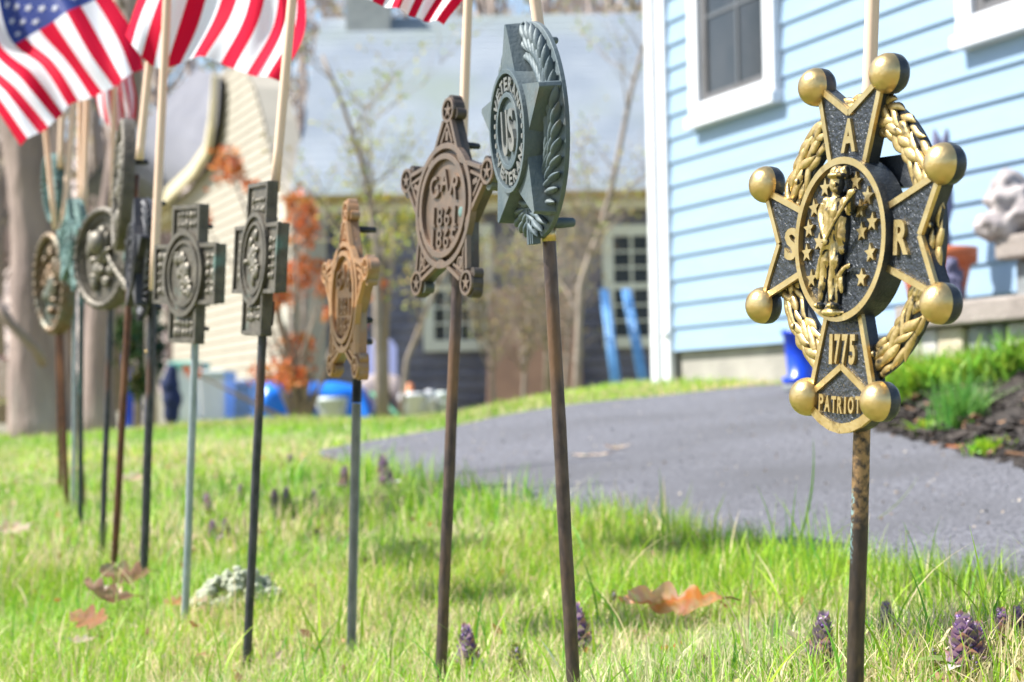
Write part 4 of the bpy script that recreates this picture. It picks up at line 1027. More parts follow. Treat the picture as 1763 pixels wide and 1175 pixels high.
# back brace bars
bb = MB(); bb.box((-.062, .0205, -.012 + .05), (.062, .026, .012 + .05)); bb.box((-.008, .0135, -.09), (.008, .0202, .1)); pp(bb, 'back_brace', M['black'])
ro = rod(e, zc - .05, .0066, M['rod_sar'], seedb=1)
zs = zc - (895 - 415) / 2286
def rod_stain(m, zs):
    nt = m.node_tree; n = nt.nodes; l = nt.links; b = n['Principled BSDF']; src = b.inputs['Base Color'].links[0].from_socket
    tc = n.new('ShaderNodeTexCoord'); sp_ = n.new('ShaderNodeSeparateXYZ'); l.new(tc.outputs['Object'], sp_.inputs[0])
    def mth(op, a, b_=None):
        q = n.new('ShaderNodeMath'); q.operation = op
        for k_, v_ in enumerate((a, b_)):
            if v_ is None: continue
            if isinstance(v_, (int, float)): q.inputs[k_].default_value = v_
            else: l.new(v_, q.inputs[k_])
        return q.outputs[0]
    def noi(sc): t = n.new('ShaderNodeTexNoise'); t.inputs['Scale'].default_value = sc; t.inputs['Detail'].default_value = 8; l.new(tc.outputs['Object'], t.inputs[0]); return t.outputs[0]
    def mr(f, a, b_): r = n.new('ShaderNodeMapRange'); r.inputs[1].default_value = a; r.inputs[2].default_value = b_; l.new(f, r.inputs[0]); return r.outputs[0]
    def mx(f, a, c): x = n.new('ShaderNodeMix'); x.data_type = 'RGBA'; l.new(f, x.inputs[0]); l.new(a, x.inputs[6]); x.inputs[7].default_value = (*c, 1); return x.outputs[2]
    z = mth('ADD', sp_.outputs[2], mth('MULTIPLY', mth('SUBTRACT', noi(60), .5), .05))
    tan_ = mth('MULTIPLY', mr(z, zs - .006, zs + .012), mr(noi(190), .38, .6))
    c_ = mx(tan_, src, (.30, .185, .09))
    d = mth('ABSOLUTE', mth('SUBTRACT', z, zs - .006)); side = mr(mth('ADD', sp_.outputs[0], mth('MULTIPLY', mth('SUBTRACT', noi(80), .5), .006)), .0022, .0002)
    v_ = mth('MULTIPLY', mth('MULTIPLY', mr(d, .03, .008), side), mr(noi(330), .46, .56))
    l.new(mx(v_, c_, (.28, .48, .52)), b.inputs['Base Color'])
rod_stain(M['rod_sar'], zs)

# ---- 2. wreathed veteran star marker
e, zc, zt = marker('grave_marker', 'slate green star and wreath marker reading US VETERAN, second from the right', (945, 405), (987, 1175), 1850, 225, 72)
S = 1 / 1850.0; OFF = .011
def vplaque(e, zc, OFF, S, m, hi=None):
    b_ = MB(); ring(b_, 92, 186, -8, 0, S, 0, 72, dome=12); extr(b_, circ(100, 48), -8, 6, S)
    w_ = b_.build('wreath', m, e, .0006); place(w_, OFF, zc)
    l_ = MB(); rr = random.Random(3)
    for i in range(-88, 268, 9):
        a = R(i); side = 1 if math.cos(a) > 0 else -1; tang = a + side * PI / 2
        for r_, da, L in ((126, -.15, 74), (148, -.5, 74), (166, -.75, 56)):
            leafrel(l_, r_ * math.cos(a), r_ * math.sin(a), 9, L, 12, 10, tang + side * da * 1.0, S)
    for k in range(5): bar(l_, (-15 + k * 7, -195), (-15 + k * 7, -135), 6, 0, 17 - abs(k - 2) * 1.5, S)
    l_.build('laurel_leaves', m, w_)
    s_ = MB(); ro_, ri_ = 186, 92
    for k in range(5):
        a = R(90 + 72 * k); c, s = math.cos(a), math.sin(a); q = lambda r_, t: (r_ * c - t * s, r_ * s + t * c)
        base_ = [q(84, -52), q(176, -10), q(186, -4), q(186, 4), q(176, 10), q(84, 52)]; 
        extr(s_, base_, 0, 38, S, 0, 0, [q(84, -48), q(176, -7), q(183, -4), q(183, 4), q(176, 7), q(84, 48)])
    place(s_.build('star_points', m, e, .0008), OFF, zc)
    c_ = MB(); extr(c_, circ(106, 64), 4, 38, S); ring(c_, 98, 106, 37, 46, S, n=64); ring(c_, 58, 66, 37, 45, S, n=64)
    md_ = c_.build('medallion', m, e, .0004); place(md_, OFF, zc)
    t_ = MB()
    put_text(t_, 'U', -19, -2, 36, 78, 36, 44, 0, 0, .02, S); put_text(t_, 'S', 20, 0, 34, 74, 36, 44.5, 0, 0, .02, S)
    for i, ch_ in enumerate('VETERAN'):
        a = R(90 + 54 - 18 * i); put_text(t_, ch_, 81 * math.cos(a), 81 * math.sin(a), 20, 23, 37, 43, 0, a - PI / 2, .03, S)
        a = R(-90 - 54 + 18 * i); put_text(t_, ch_, 81 * math.cos(a), 81 * math.sin(a), 20, 23, 37, 43, 0, a + PI / 2, .03, S)
    for sg in (0, 1):
        for k in range(5): a = R(180 * sg - 24 + 12 * k); extr(t_, circ(4.6, 12, 81 * math.cos(a), 81 * math.sin(a)), 37, 43, S)
    t_.build('lettering', hi or m, md_)
vplaque(e, zc, OFF, S, M['blue_patina'], M['patina_hi'])
rod(e, zc - .02, .0064, M['rod_dk'], seedb=2)
mb = MB(); mb.tube([(0, 0, zt - .006), (0, 0, zt + .006)], .0068, 14); mb.build('collar', M['gold'], e)
lug(e, zc - 160 / 1850, .026, .0055, M['blue_patina']); lug(e, zc + 155 / 1850, .019, .0042, M['blue_patina']); lug(e, zc - 98 / 1850, .017, .0042, M['blue_patina'])

# ---- 3 / 4. pierced star markers
def gstar(e, zc, OFF, S, m, hi):
    def star_outline(R_, hw, ri):
        out = []
        for k in range(5):
            a = R(90 + 72 * k); c, s = math.cos(a), math.sin(a)
            out += [(R_ * c + hw * s, R_ * s - hw * c), (R_ * c - hw * s, R_ * s + hw * c)]
            a2 = a + R(36); out.append((ri * math.cos(a2), ri * math.sin(a2)))
        return out
    b_ = MB(); so_ = star_outline(150, 15, 96); extr(b_, so_, -24, -7, S)
    for k in range(5):
        a = R(90 + 72 * k)
        for r_, rad in ((164, 22), (178, 13)): extr(b_, circ(rad, 20, r_ * math.cos(a), r_ * math.sin(a)), -24 + (r_ > 170) * .4, -5 + (r_ < 170) * .5, S)
        for sg in (-1, 1):
            ax, ay = 158 * math.cos(a) - sg * 20 * math.sin(a), 158 * math.sin(a) + sg * 20 * math.cos(a); extr(b_, circ(10, 14, ax, ay), -23.5 + sg * .1, -5.3, S)
    st_ = b_.build('star_plate', m, e, .0007); place(st_, OFF, zc)
    r_ = MB(); n = len(so_)
    for i in range(n):
        a = Vector(so_[i]); b = Vector(so_[(i + 1) % n])
        if i % 3 == 0: continue
        bar(r_, a * .97, b * .97, 7, -8, .6, S)
    for k in range(5):
        a = R(90 + 72 * k); c, s = math.cos(a), math.sin(a); q = lambda r, t: (r * c - t * s, r * s + t * c)
        bar(r_, q(108, -22), q(146, 3), 5, -8, -.5, S); bar(r_, q(108, 22), q(146, -3), 5, -8, -.7, S); bar(r_, q(112, 0), q(128, 0), 9, -8, -1, S)
        # small pierced star on the knob: dark wedges set into a raised ring
        ring(r_, 17, 22, -6, 0, S, n=20, cx=164 * c, cy=164 * s); extr(r_, star_poly(16, 5, 5, a, 164 * c, 164 * s), -6, -.5, S)
    ring(r_, 98, 108, -10, 1.5, S, n=64); ring(r_, 80, 90, -10, 3, S, n=64); extr(r_, circ(81, 48), -10, -5, S); extr(r_, circ(99, 48), -12, -8, S)
    # crossed emblem and horn in the lower arms
    for k, (rr_) in ((2, 1), (3, 1)):
        a = R(90 + 72 * k); cx, cy = 122 * math.cos(a), 122 * math.sin(a)
        if k == 3: ring(r_, 7, 11, -8, 0, S, n=16, cx=cx, cy=cy); bar(r_, (cx + 8, cy + 6), (cx + 14, cy + 40), 4, -8, -.3, S)
        else: bar(r_, (cx - 12, cy - 12), (cx + 10, cy + 16), 5, -8, .2, S); bar(r_, (cx + 10, cy - 12), (cx - 10, cy + 16), 5, -8, -.2, S)
    rm_ = r_.build('tracery', hi, st_, .0003)
    t_ = MB()
    for ch_, u_, v_, an_ in (('G', -40, 32, .38), ('A', 0, 44, 0), ('R', 40, 32, -.38)):
        put_text(t_, ch_, u_, v_, 31, 38, -6, 0, 0, an_, .012, S)
    for row, word in ((-18, '1861'), (-56, '1865')):
        for i, ch_ in enumerate(word):
            x = -40 + i * 27; put_text(t_, ch_, x, row, 20 if ch_ != '1' else 8, 33, -6, -.5, 0, 0, .0, S)
            if ch_ == '1': bar(t_, (x - 8, row - 15.5), (x + 8, row - 15.5), 4.5, -6, -.7, S); bar(t_, (x - 8, row + 12), (x - 1, row + 14), 4.5, -6, -.8, S)
    t_.build('lettering', hi, st_)
e, zc, zt = marker('grave_marker', 'dark brown pierced star marker reading GAR 1861 1865, left of the wreathed one', (786, 515), (758, 1175), 1540, 357, 64)
gstar(e, zc, .0215, 1 / 1540., M['gar'], M['gar_hi'])
vb = MB(); vb.ell((0, 0, 0), (.006, .0012, .006)); q = vb.build('verdigris_spot', M['teal'], e); q.location = (58 / 1540., -.0215 + .0035, zc - 12 / 1540.)
rod(e, zc - .03, .0065, M['rod_dk'], seedb=3)
lug(e, zc + 107 / 1540, .021, .0042, M['dark']);
e, zc, zt = marker('grave_marker', 'light copper coloured star marker turned nearly edge on, on a ribbed threaded rod', (615, 640), (604, 1160), 1370, 513, 75.5)
gstar(e, zc, .0205, .98 * 1.02 / 1540 , M['garlt'], M['garlt_hi'])
rod(e, zc - .132, .0062, M['rod_thread'], thread=True)
mb = MB(); pr = []; z = zc - .1315
while z < zc - .05: pr += [(.0052, z), (.0066, z + .0014), (.0066, z + .0021)]; z += .0034
mb.lathe(pr, 14, smooth=False); mb.build('upper_rod', M['dark'], e)
for z, L in ((118, .021), (-38, .019), (-76, .019)): lug(e, zc + z / 1540 * 1.12, L, .0045, M['dark'])

# ---- 5 / 6. cross markers
def cross(e, zc, OFF, S, m, hw=52, R_=118, rs=1, cr=64):
    rr = random.Random(rs); b_ = MB()
    pts = [(-hw, -R_), (hw, -R_), (hw, -hw), (R_, -hw), (R_, hw), (hw, hw), (hw, R_), (-hw, R_), (-hw, hw), (-R_, hw), (-R_, -hw), (-hw, -hw)]
    n = len(pts); extr(b_, pts, -15, 0, S, 0); 
    for i in range(n):
        a = Vector(pts[i]) * .965; b = Vector(pts[(i + 1) % n]) * .965
        d = (b - a).normalized() * 3; bar(b_, a - d, b + d, 7, -2, 5 + .25 * (i % 2), S)
    c_ = b_.build('cross_plate', m, e, .0008); place(c_, OFF, zc)
    o_ = MB(); extr(o_, circ(cr + 8, 40), -2, 3, S); ring(o_, cr, cr + 8, 2, 9, S, n=40); ring(o_, cr - 14, cr - 9, 2, 7.5, S, n=40)
    o2 = o_.build('medallion', m, c_)
    r_ = MB()
    for k in range(26): r_.ell(FT(rr.gauss(0, 13) * S, rr.gauss(0, 20) * S, 5 * S), (rr.uniform(3, 14) * S, 5 * S, rr.uniform(3, 14) * S), 0, 8)
    r_.build('eagle_relief', M['cross_hi'], o2)
    for k in range(4):
        r_ = MB()
        for i in range(5):
            for j in range(2):
                u, v = rot2([(-30 + i * 15, 84 + j * 17)], k)[0]
                r_.ell(FT(u * S, v * S, 1 * S), (rr.uniform(3, 8) * S, 3.5 * S, rr.uniform(3, 9) * S), 0, 7)
        r_.build('embossed_panel', M['cross_hi'], c_)
e, zc, zt = marker('grave_marker', 'olive bronze cross marker turned nearly edge on, right one of the two crosses', (452, 578), (425, 1145), 1370, 447, 74)
cross(e, zc, .012, 1 / 1370., M['cross'], 58, 132, 2, 72); rod(e, zc - .03, .0056, M['rod_bk'], seedb=5)
mb = MB(); mb.box((-.006, -.006, zc - .083), (.006, .012, zc - .052)); mb.build('socket', M['dark'], e, .001); lug(e, zc + .052, .012, .004, M['dark'])
e, zc, zt = marker('grave_marker', 'left one of the two olive bronze cross markers, on a galvanised rod', (336, 592), (318, 1085), 1195, 473, 64)
cross(e, zc, .0185, 1 / 1195., M['cross'], 50, 119, 4, 66); rod(e, zc - .03, .0056, M['rod_galv'], seedb=6)
for z in (84, -50, -93): lug(e, zc + z / 1195, .021, .0038, M['dark'])

# ---- 7. dark star and wreath marker seen edge on
e, zc, zt = marker('grave_marker', 'blackened star and wreath marker seen edge on, just left of the crosses', (262, 545), (247, 1010), 1040, 445, 82)
vplaque(e, zc, .016, 1 / 1850 * .99, M['dark']); rod(e, zc - .03, .0072, M['rod_bk'], seedb=7)
for z in (95, -62, -85): lug(e, zc + z / 1040, .016, .005, M['dark'])
mb = MB(); mb.ell((0, -.0075, zc - .155), (.003, .002, .003)); mb.build('rivet', M['gold'], e)
# ---- 8. tall oval wreath edge on
def oval(e, zc, OFF, S, m, rx, ry, th=16, rs=3, wing=False, inner=.78, bumps=34):
    rr = random.Random(rs); b_ = MB()
    po = [(rx * math.cos(2 * PI * i / 56), ry * math.sin(2 * PI * i / 56)) for i in range(56)]
    extr(b_, po, -th, 0, S); o_ = b_.build('plate', m, e, .0012); place(o_, OFF, zc)
    r_ = MB(); ring(r_, rx * .86, rx, -1, 9, S, n=56, sy=ry / rx, dome=4); ring(r_, rx * (inner - .06), rx * inner, -1, 5, S, n=56, sy=ry / rx)
    for i in range(0, 360, 12): r_.ell(FT(rx * .93 * math.cos(R(i)) * S, ry * .93 * math.sin(R(i)) * S, 11 * S), (4 * S, 4 * S, 4 * S), 0, 6)
    r_.build('raised_border', m, o_)
    r_ = MB()
    for k in range(bumps):
        a = rr.uniform(0, 6.28); q = rr.random() ** .7 * .58; r_.ell(FT(rx * q * math.cos(a) * S, ry * q * math.sin(a) * S, 4 * S), (rr.uniform(4, 16) * S, rr.uniform(5, 9) * S, rr.uniform(5, 20) * S), 0, 8)
    if wing:
        for k in range(7): leafrel(r_, 40 + k * 9, -10 - k * 7, 12, 44, 11, 5, -.9 + k * .12, S); 
        r_.ell(FT(-6 * S, 26 * S, 12 * S), (20 * S, 16 * S, 22 * S), 0, 12)
        leafrel(r_, 2, 4, 8, 48, 14, 6, .9, S); leafrel(r_, 12, 10, 8, 44, 12, 6, .4, S)
    r_.build('figure_relief', M['cross_hi'] if m is M['cross'] else m, o_)
e, zc, zt = marker('grave_marker', 'tall narrow grey oval wreath marker seen edge on above a rust red rod', (222, 520), (195, 1000), 990, 320, 85)
oval(e, zc, .02, 1 / 990., M['cross'], 78, 114, 11, 4); rod(e, zc + .02, .0062, M['rod_rust'], seedb=8); lug(e, zc + .042, .02, .006, M['dark'])
# ---- 9. round eagle medallion
e, zc, zt = marker('grave_marker', 'large dark grey round marker with a raised rim and eagle relief', (190, 540), (175, 965), 900, 446, 58)
oval(e, zc, .016, 1 / 900., M['cross'], 84, 88, 14, 6, wing=True, inner=.84, bumps=22); rod(e, zc - .03, .006, M['rod_bk'], seedb=9); lug(e, zc - .075, .02, .0045, M['dark'])
# ---- 10. brown oval
e, zc, zt = marker('grave_marker', 'brown gold oval marker with a figure relief, leftmost of the markers', (105, 585), (115, 868), 700, 488, 66)
oval(e, zc, .012, 1 / 700., M['bronze_oval'], 62, 88, 12, 8, bumps=26); rod(e, zc - .04, .0062, M['rod_rust'], seedb=10); lug(e, zc - .02, .02, .005, M['dark'])
# ---- 11+. verdigris markers behind
e, zc, zt = marker('grave_marker', 'green verdigris star and wreath marker partly hidden behind the round marker', (140, 475), (138, 940), 790, 420, 76)
vplaque(e, zc, .012, 1 / 1850 * .98, M['teal']); rod(e, zc - .03, .006, M['rod_teal'], seedb=11)
e, zc, zt = marker('grave_marker', 'tall verdigris marker between the flag sticks above the brown oval', (112, 420), (147, 895), 680, 325, 72)
oval(e, zc, .012, 1 / 700., M['teal'], 42, 62, 14, 9); rod(e, zc + .02, .0062, M['rod_tan'], seedb=12)
e, zc, zt = marker('grave_marker', 'grey green shield edge marker on a pale rod just right of the verdigris one', (128, 600), (127, 880), 690, 395, 84)
oval(e, zc, .0, 1 / 700., M['cross'], 30, 46, 10, 10, bumps=8); rod(e, zc, .0055, M['rod_galv'], seedb=13)
e, zc, zt = marker('grave_marker', 'small rusty rod marker hidden behind the brown oval', (99, 585), (104, 835), 620, 520, 70)
oval(e, zc, .0, 1 / 700., M['bronze_oval'], 26, 34, 9, 11, bumps=6); rod(e, zc, .0062, M['rod_rust'], seedb=14)

# ================================================================= FLAGS and sticks
def stick(top, bot, ppm, w_px, label=None, parent=None, dD=0):
    D = F / ppm + dD; a = P(*top, D); b = P(*bot, D); r = w_px / 2 / ppm
    e_ = parent
    if e_ is None: e_ = empty('flag_stick', b); tag(e_, label, 'flag stick', 'wooden sticks held by the markers')
    mb_ = MB(); u = a - b
    base = b if parent is None else b
    mb_.tube([u * (i / 10) + (b - e_.location) for i in range(11)], r, 14)
    if parent is None: mb_.build('dowel', M['wood'], e_)
    else: mb_.build('stick', M['wood'], e_)
    return e_
def ext(t, b, k):  # extend the stick upwards out of the picture
    return (t[0] + (t[0] - b[0]) * k, t[1] + (t[1] - b[1]) * k)
def cr(vals, t):     # catmull rom through equally spaced values
    n = len(vals) - 1; x = min(max(t, 0), 1) * n; i = min(int(x), n - 1); f = x - i
    p1, p2 = vals[i], vals[i + 1]; p0 = vals[i - 1] if i > 0 else p1 * 2 - p2; p3 = vals[i + 2] if i + 2 <= n else p2 * 2 - p1
    return .5 * ((2 * p1) + (-p0 + p2) * f + (2 * p0 - 5 * p1 + 4 * p2 - p3) * f * f + (-p0 + 3 * p1 - 3 * p2 + p3) * f ** 3)
def flag(rows, label, top, bot, ppm, w_px, stripes=13, group=None, ripple=.012, canton=True):
    """rows: list over v of list over u of (px, py, depth)"""
    b = P(*bot, F / ppm); e_ = empty('flag', b); tag(e_, label, 'flag', group); stick(top, bot, ppm, w_px, parent=e_)
    G = [[P(x, y, D) for x, y, D in row] for row in rows]
    def S_(u, v):
        p = cr([cr(row, u) for row in G], v); return p
    def SN(u, v):
        h = .004; a = S_(u + h if u < .99 else u, v) - S_(u - h if u > .01 else u, v); c = S_(u, v + h if v < .99 else v) - S_(u, v - h if v > .01 else v)
        n_ = a.cross(c); n_ = n_.normalized() if n_.length > 1e-12 else Vector((0, -1, 0)); p = S_(u, v)
        rp = ripple * (math.sin(v * 15 + u * 3.1) + .6 * math.sin(v * 31 - u * 5)) * min(1, .3 + u)
        if n_.y > 0: n_ = -n_
        return p + Vector((0, 1, 0)) * rp, n_
    nu, ns = 56, 4; nv = stripes * ns; mb_ = MB()
    vs = [SN(i / nu, j / nv)[0] - b for j in range(nv + 1) for i in range(nu + 1)]
    o_ = len(mb_.v); mb_.v = [tuple(q) for q in vs]; mb_.c = [(1, 1, 1)] * len(vs)
    for j in range(nv):
        for i in range(nu):
            k = j // ns; mi = k % 2
            if canton and i / nu < .4 and k < 7: mi = 2
            mb_.f.append([j * (nu + 1) + i, j * (nu + 1) + i + 1, (j + 1) * (nu + 1) + i + 1, (j + 1) * (nu + 1) + i]); mb_.m.append(mi); mb_.sm.append(True)
    cl_ = mb_.build('cloth', [M['red'], M['white'], M['navy']], e_)
    if canton:
        st_ = MB()
        for jj in range(1, 10):
            for ii in range(1, 12):
                if (ii + jj) % 2: continue
                uu, vv = .4 * ii / 12, 7 / 13 * jj / 10
                for sgn in (1, -1):
                    pts_ = []
                    for k in range(10):
                        a = PI / 2 + PI * k / 5; r_ = .026 if k % 2 == 0 else .0105
                        p, n_ = SN(uu + r_ * math.cos(a) * .62, vv + r_ * math.sin(a)); pts_.append(p + n_ * .0012 * sgn - b)
                    c, n_ = SN(uu, vv); st_.add(pts_ + [c + n_ * .0012 * sgn - b], [(k, (k + 1) % 10, 10) for k in range(10)])
        st_.build('stars', M['white'], cl_)
    return e_
D1 = 4.3
flag([[(40, -210, D1), (165, -40, 4.3), (225, 50, 4.22), (247, 118, 4.16)],
      [(5, -150, D1), (95, 0, 4.22), (150, 95, 4.16), (190, 152, 4.12)],
      [(-15, -110, D1), (20, 50, 4.3), (84, 112, 4.24), (128, 180, 4.2)],
      [(-50, -60, D1), (-30, 80, 4.24), (30, 150, 4.15), (85, 215, 4.12)],
      [(-100, -20, D1), (-75, 110, 4.3), (-14, 178, 4.2), (36, 252, 4.15)]],
     'flag with blue star field visible at the top left corner', ext((80, 242), (95, 395), 3.2), (95, 395), 770, 10, group='striped flags on wooden sticks')
flag([[(300, -190, 3.3), (275, -90, 3.3), (234, 0, 3.32), (214, 60, 3.34)],
      [(340, -190, 3.25), (330, -90, 3.24), (292, 30, 3.26), (268, 116, 3.28)],
      [(400, -190, 3.24), (410, -85, 3.21), (388, 20, 3.22), (345, 100, 3.24)],
      [(450, -190, 3.15), (475, -80, 3.12), (466, 30, 3.13), (418, 124, 3.15)],
      [(490, -190, 3.08), (515, -70, 3.04), (526, 50, 3.05), (482, 141, 3.07)]],
     'striped flag in the middle of the top edge, crossed by the long sticks', ext((288, 0), (264, 500), .5), (264, 500), 1100, 15, group='striped flags on wooden sticks')
flag([[(655, -230, 2.5), (630, -140, 2.5), (600, -50, 2.5), (572, -18, 2.5)],
      [(690, -230, 2.48), (672, -150, 2.48), (650, -60, 2.48), (628, -3, 2.48)],
      [(740, -230, 2.46), (728, -160, 2.46), (712, -60, 2.46), (682, 18, 2.46)],
      [(780, -230, 2.44), (782, -160, 2.44), (770, -60, 2.44), (724, 32, 2.44)],
      [(822, -230, 2.42), (830, -160, 2.42), (812, -30, 2.42), (764, 44, 2.42)]],
     'striped flag with only its bottom edge showing, above the brown star marker', ext((806, 0), (795, 300), .8), (795, 300), 1460, 16, group='striped flags on wooden sticks')
flag([[(172, 60, 4.6), (168, 120, 4.6), (163, 160, 4.62), (170, 196, 4.6)],
      [(185, 60, 4.5), (186, 120, 4.5), (190, 180, 4.48), (196, 228, 4.5)],
      [(200, 60, 4.6), (206, 130, 4.65), (212, 190, 4.6), (214, 264, 4.6)],
      [(215, 60, 4.55), (226, 120, 4.5), (236, 170, 4.55), (232, 222, 4.55)]],
     'small crumpled pink striped flag above the round marker', ext((197, 165), (193, 365), 1.0), (193, 365), 800, 10, group='striped flags on wooden sticks', canton=False)
for t_, b_, pm, w_, lb in [((1502, 0), (1494, 230), 2286, 25, 'pale wooden stick rising behind the gold ball tipped marker'),
                       ((921, 0), (934, 90), 1850, 20, 'pale wooden stick rising behind the wreathed veteran marker'),
                       ((503, 0), (473, 330), 1370, 17, 'pale stick rising from behind the right hand cross marker'),
                       ((150, 180), (144, 375), 790, 11, 'pale stick just left of the round eagle marker, right one of a close pair'),
                       ((139, 182), (139, 375), 780, 11, 'pale stick just left of the round eagle marker, left one of a close pair'),
                       ((127, 182), (108, 405), 690, 12, 'pale stick leaning right out of the brown oval marker'),
                       ((107, 190), (104, 290), 690, 11, 'short visible pale stick above the tall verdigris marker')]:
    D_ = .018
    stick(ext(t_, b_, 1.2 if t_[1] == 0 else 2.0), b_, pm, w_, lb, dD=D_ if pm < 2000 else .02)
stick((262, 62), (240, 275), 1000, 14, 'pale stick whose cut top end shows just below the middle flag', dD=-.1)

# ================================================================= GROUND DETAILS
def oak_leaf(name, px, py, size_px, rotz, cols, label, curl=.5, seed=1, lift=.008, tilt=(0, 0), zoff=None, D=None):
    rr = random.Random(seed); g_ = ground_hit(px, py) if D is None else D; s = F / g_.y; L = size_px / s
    n = 22; mb_ = MB(); rows = []
    for i in range(n + 1):
        t = i / n; w = (.05 + .24 * max(0.0, math.sin(PI * min(1, t * 1.05))) ** .8) * (.38 + .62 * abs(math.sin(t * PI * 3.6 + .6))); rows.append((t, w))
    vs = []; cs = []; m_ = 7
    for t, w in rows:
        for j in range(m_):
            q = -1 + 2 * j / (m_ - 1); x = (t - .5) * L; y = q * w * L
            z = curl * L * (.45 * (t - .5) ** 2 * 1.6 + .5 * (q * w) ** 2 * 3) + .02 * L * math.sin(9 * t + q * 3 + seed) + (0.012 * L if j == 3 else 0)
            vs.append((x, y, z)); c = cols[rr.randrange(len(cols))]; c0 = cols[(seed + int(t * 3 + q)) % len(cols)]; cs.append(tuple((c[k] * .3 + c0[k] * .7) * rr.uniform(.85, 1.15) for k in range(3)))
    T = Matrix.Rotation(tilt[0], 4, 'X') @ Matrix.Rotation(tilt[1], 4, 'Y')
    vs = [T @ Vector(v) for v in vs]; zm = min(v.z for v in vs)
    mb_.add(vs, [(i * m_ + j, i * m_ + j + 1, (i + 1) * m_ + j + 1, (i + 1) * m_ + j) for i in range(n) for j in range(m_ - 1)], smooth=True); mb_.c = cs
    mb_.tube([T @ Vector((L * .5, 0, curl * L * .18)), T @ Vector((L * .6, .01 * L, curl * L * .22 + .01 * L)), T @ Vector((L * .72, .03 * L, curl * L * .2))], [L * .012, L * .010, L * .008], 5, col=(.25, .12, .05))
    o = mb_.build(name, M['leafm'], colors=True); o.location = (g_.x, g_.y, gzf(g_.x, g_.y) - zm + lift); o.rotation_euler = (0, 0, rotz)
    return tag(o, label, 'leaf')
ORL = [(.66, .24, .07), (.72, .40, .22), (.55, .14, .03), (.74, .50, .34)]
BRL = [(.32, .19, .13), (.42, .28, .20), (.24, .13, .09)]
PAL = [(.62, .50, .40), (.70, .60, .50), (.52, .38, .28)]
oak_leaf('oak_leaf', 1165, 1098, 165, .25, ORL, 'large orange and pink oak leaf curled in the grass between the wreathed and gold markers', .55, 3, .022, (-.75, .12))
oak_leaf('oak_leaf', 1100, 1078, 80, 2.4, ORL, 'rust red tipped leaf lobe just left of the large orange oak leaf', .8, 5, .026, (-.6, .2))
oak_leaf('oak_leaf', 1160, 1142, 60, .9, [(.62, .2, .04), (.5, .12, .03)], 'small bright orange leaf below the large orange oak leaf', .8, 6, .012, (-.5, 0))
oak_leaf('oak_leaf', 160, 1115, 95, 1.3, [(.48, .26, .17), (.40, .2, .12)], 'reddish brown leaf at the lower end of the dead leaf heap', .7, 8, .02, (-.9, .3))
oak_leaf('oak_leaf', 180, 1078, 90, .3, BRL, 'dark brown curled leaf in the middle of the dead leaf heap', 1.2, 9, .03, (-.9, .5))
oak_leaf('oak_leaf', 222, 1042, 95, .8, BRL, 'brown curled leaf at the upper end of the dead leaf heap', 1.1, 10, .03, (-1.0, .2))
oak_leaf('oak_leaf', 200, 1068, 60, 2.0, PAL, 'pale tan leaf in the dead leaf heap', 1.1, 11, .03, (-.8, -.3))
oak_leaf('oak_leaf', 140, 1138, 48, .2, PAL, 'whitish leaf scrap below the dead leaf heap', .8, 12, .02, (-.7, 0))
oak_leaf('oak_leaf', 305, 1068, 46, .2, [(.6, .3, .14), (.68, .42, .26)], 'small tan orange leaf left of the lichen clump', .8, 13, .02, (-.8, 0))
oak_leaf('oak_leaf', 352, 1066, 38, 1.2, PAL, 'small pale leaf below the lichen clump', .8, 14, .02, (-.8, 0))
oak_leaf('oak_leaf', 866, 1018, 34, 1.4, [(.42, .12, .05), (.36, .1, .04)], 'tiny red brown leaf standing in the grass between the star and wreathed rods', .8, 15, .02, (-1.1, 0))
oak_leaf('oak_leaf', 940, 908, 40, .1, PAL, 'pale leaf at the driveway edge beside the wreathed marker rod', .5, 16, .014, (-.3, 0))
oak_leaf('oak_leaf', 1062, 782, 46, .3, PAL, 'pale curled leaf lying out on the driveway', .7, 17, .012, (-.2, 0))
oak_leaf('oak_leaf', 1015, 792, 60, .05, PAL, 'thin strip of pale leaf litter on the driveway', .2, 18, .01, (0, 0))
oak_leaf('oak_leaf', 232, 850, 44, .4, PAL, 'pale leaf in the grass behind the rusty rod', .9, 19, .03, (-.9, 0))
oak_leaf('oak_leaf', 20, 945, 70, .4, PAL, 'pale tan leaf at the left edge of the picture', .9, 20, .03, (-.7, 0))
oak_leaf('oak_leaf', 1385, 1120, 70, 2.0, PAL, 'pale tan leaf left of the gold marker rod', .8, 23, .01, (-.4, 0))
oak_leaf('oak_leaf', 1645, 798, 36, .4, ORL, 'orange leaf on the driveway edge of the mulch bed', .6, 22, .03, (-.3, 0))
# lichen clump
g_ = ground_hit(415, 1052); s = F / g_.y; e = empty('lichen_clump', g_); tag(e, 'pale grey green lichen clump between the two cross marker rods', 'lichen')
mb = MB(); rr = random.Random(8)
for k in range(240):
    a = rr.uniform(0, 6.28); q = rr.random() ** .5; x = math.cos(a) * q * 84 / s; y = math.sin(a) * q * 50 / s; z = .012 + (1 - q * q) * 56 / s * rr.uniform(.5, 1.1)
    mb.ell((x, y, z), (rr.uniform(4, 9) / s, rr.uniform(4, 9) / s, rr.uniform(4, 8) / s), 0, 7)
o = mb.build('tuft', M['lichen'], e); remesh(o, .0022, 0)
displace(o, lambda c_: .0045 * noise.noise(c_ * 260))
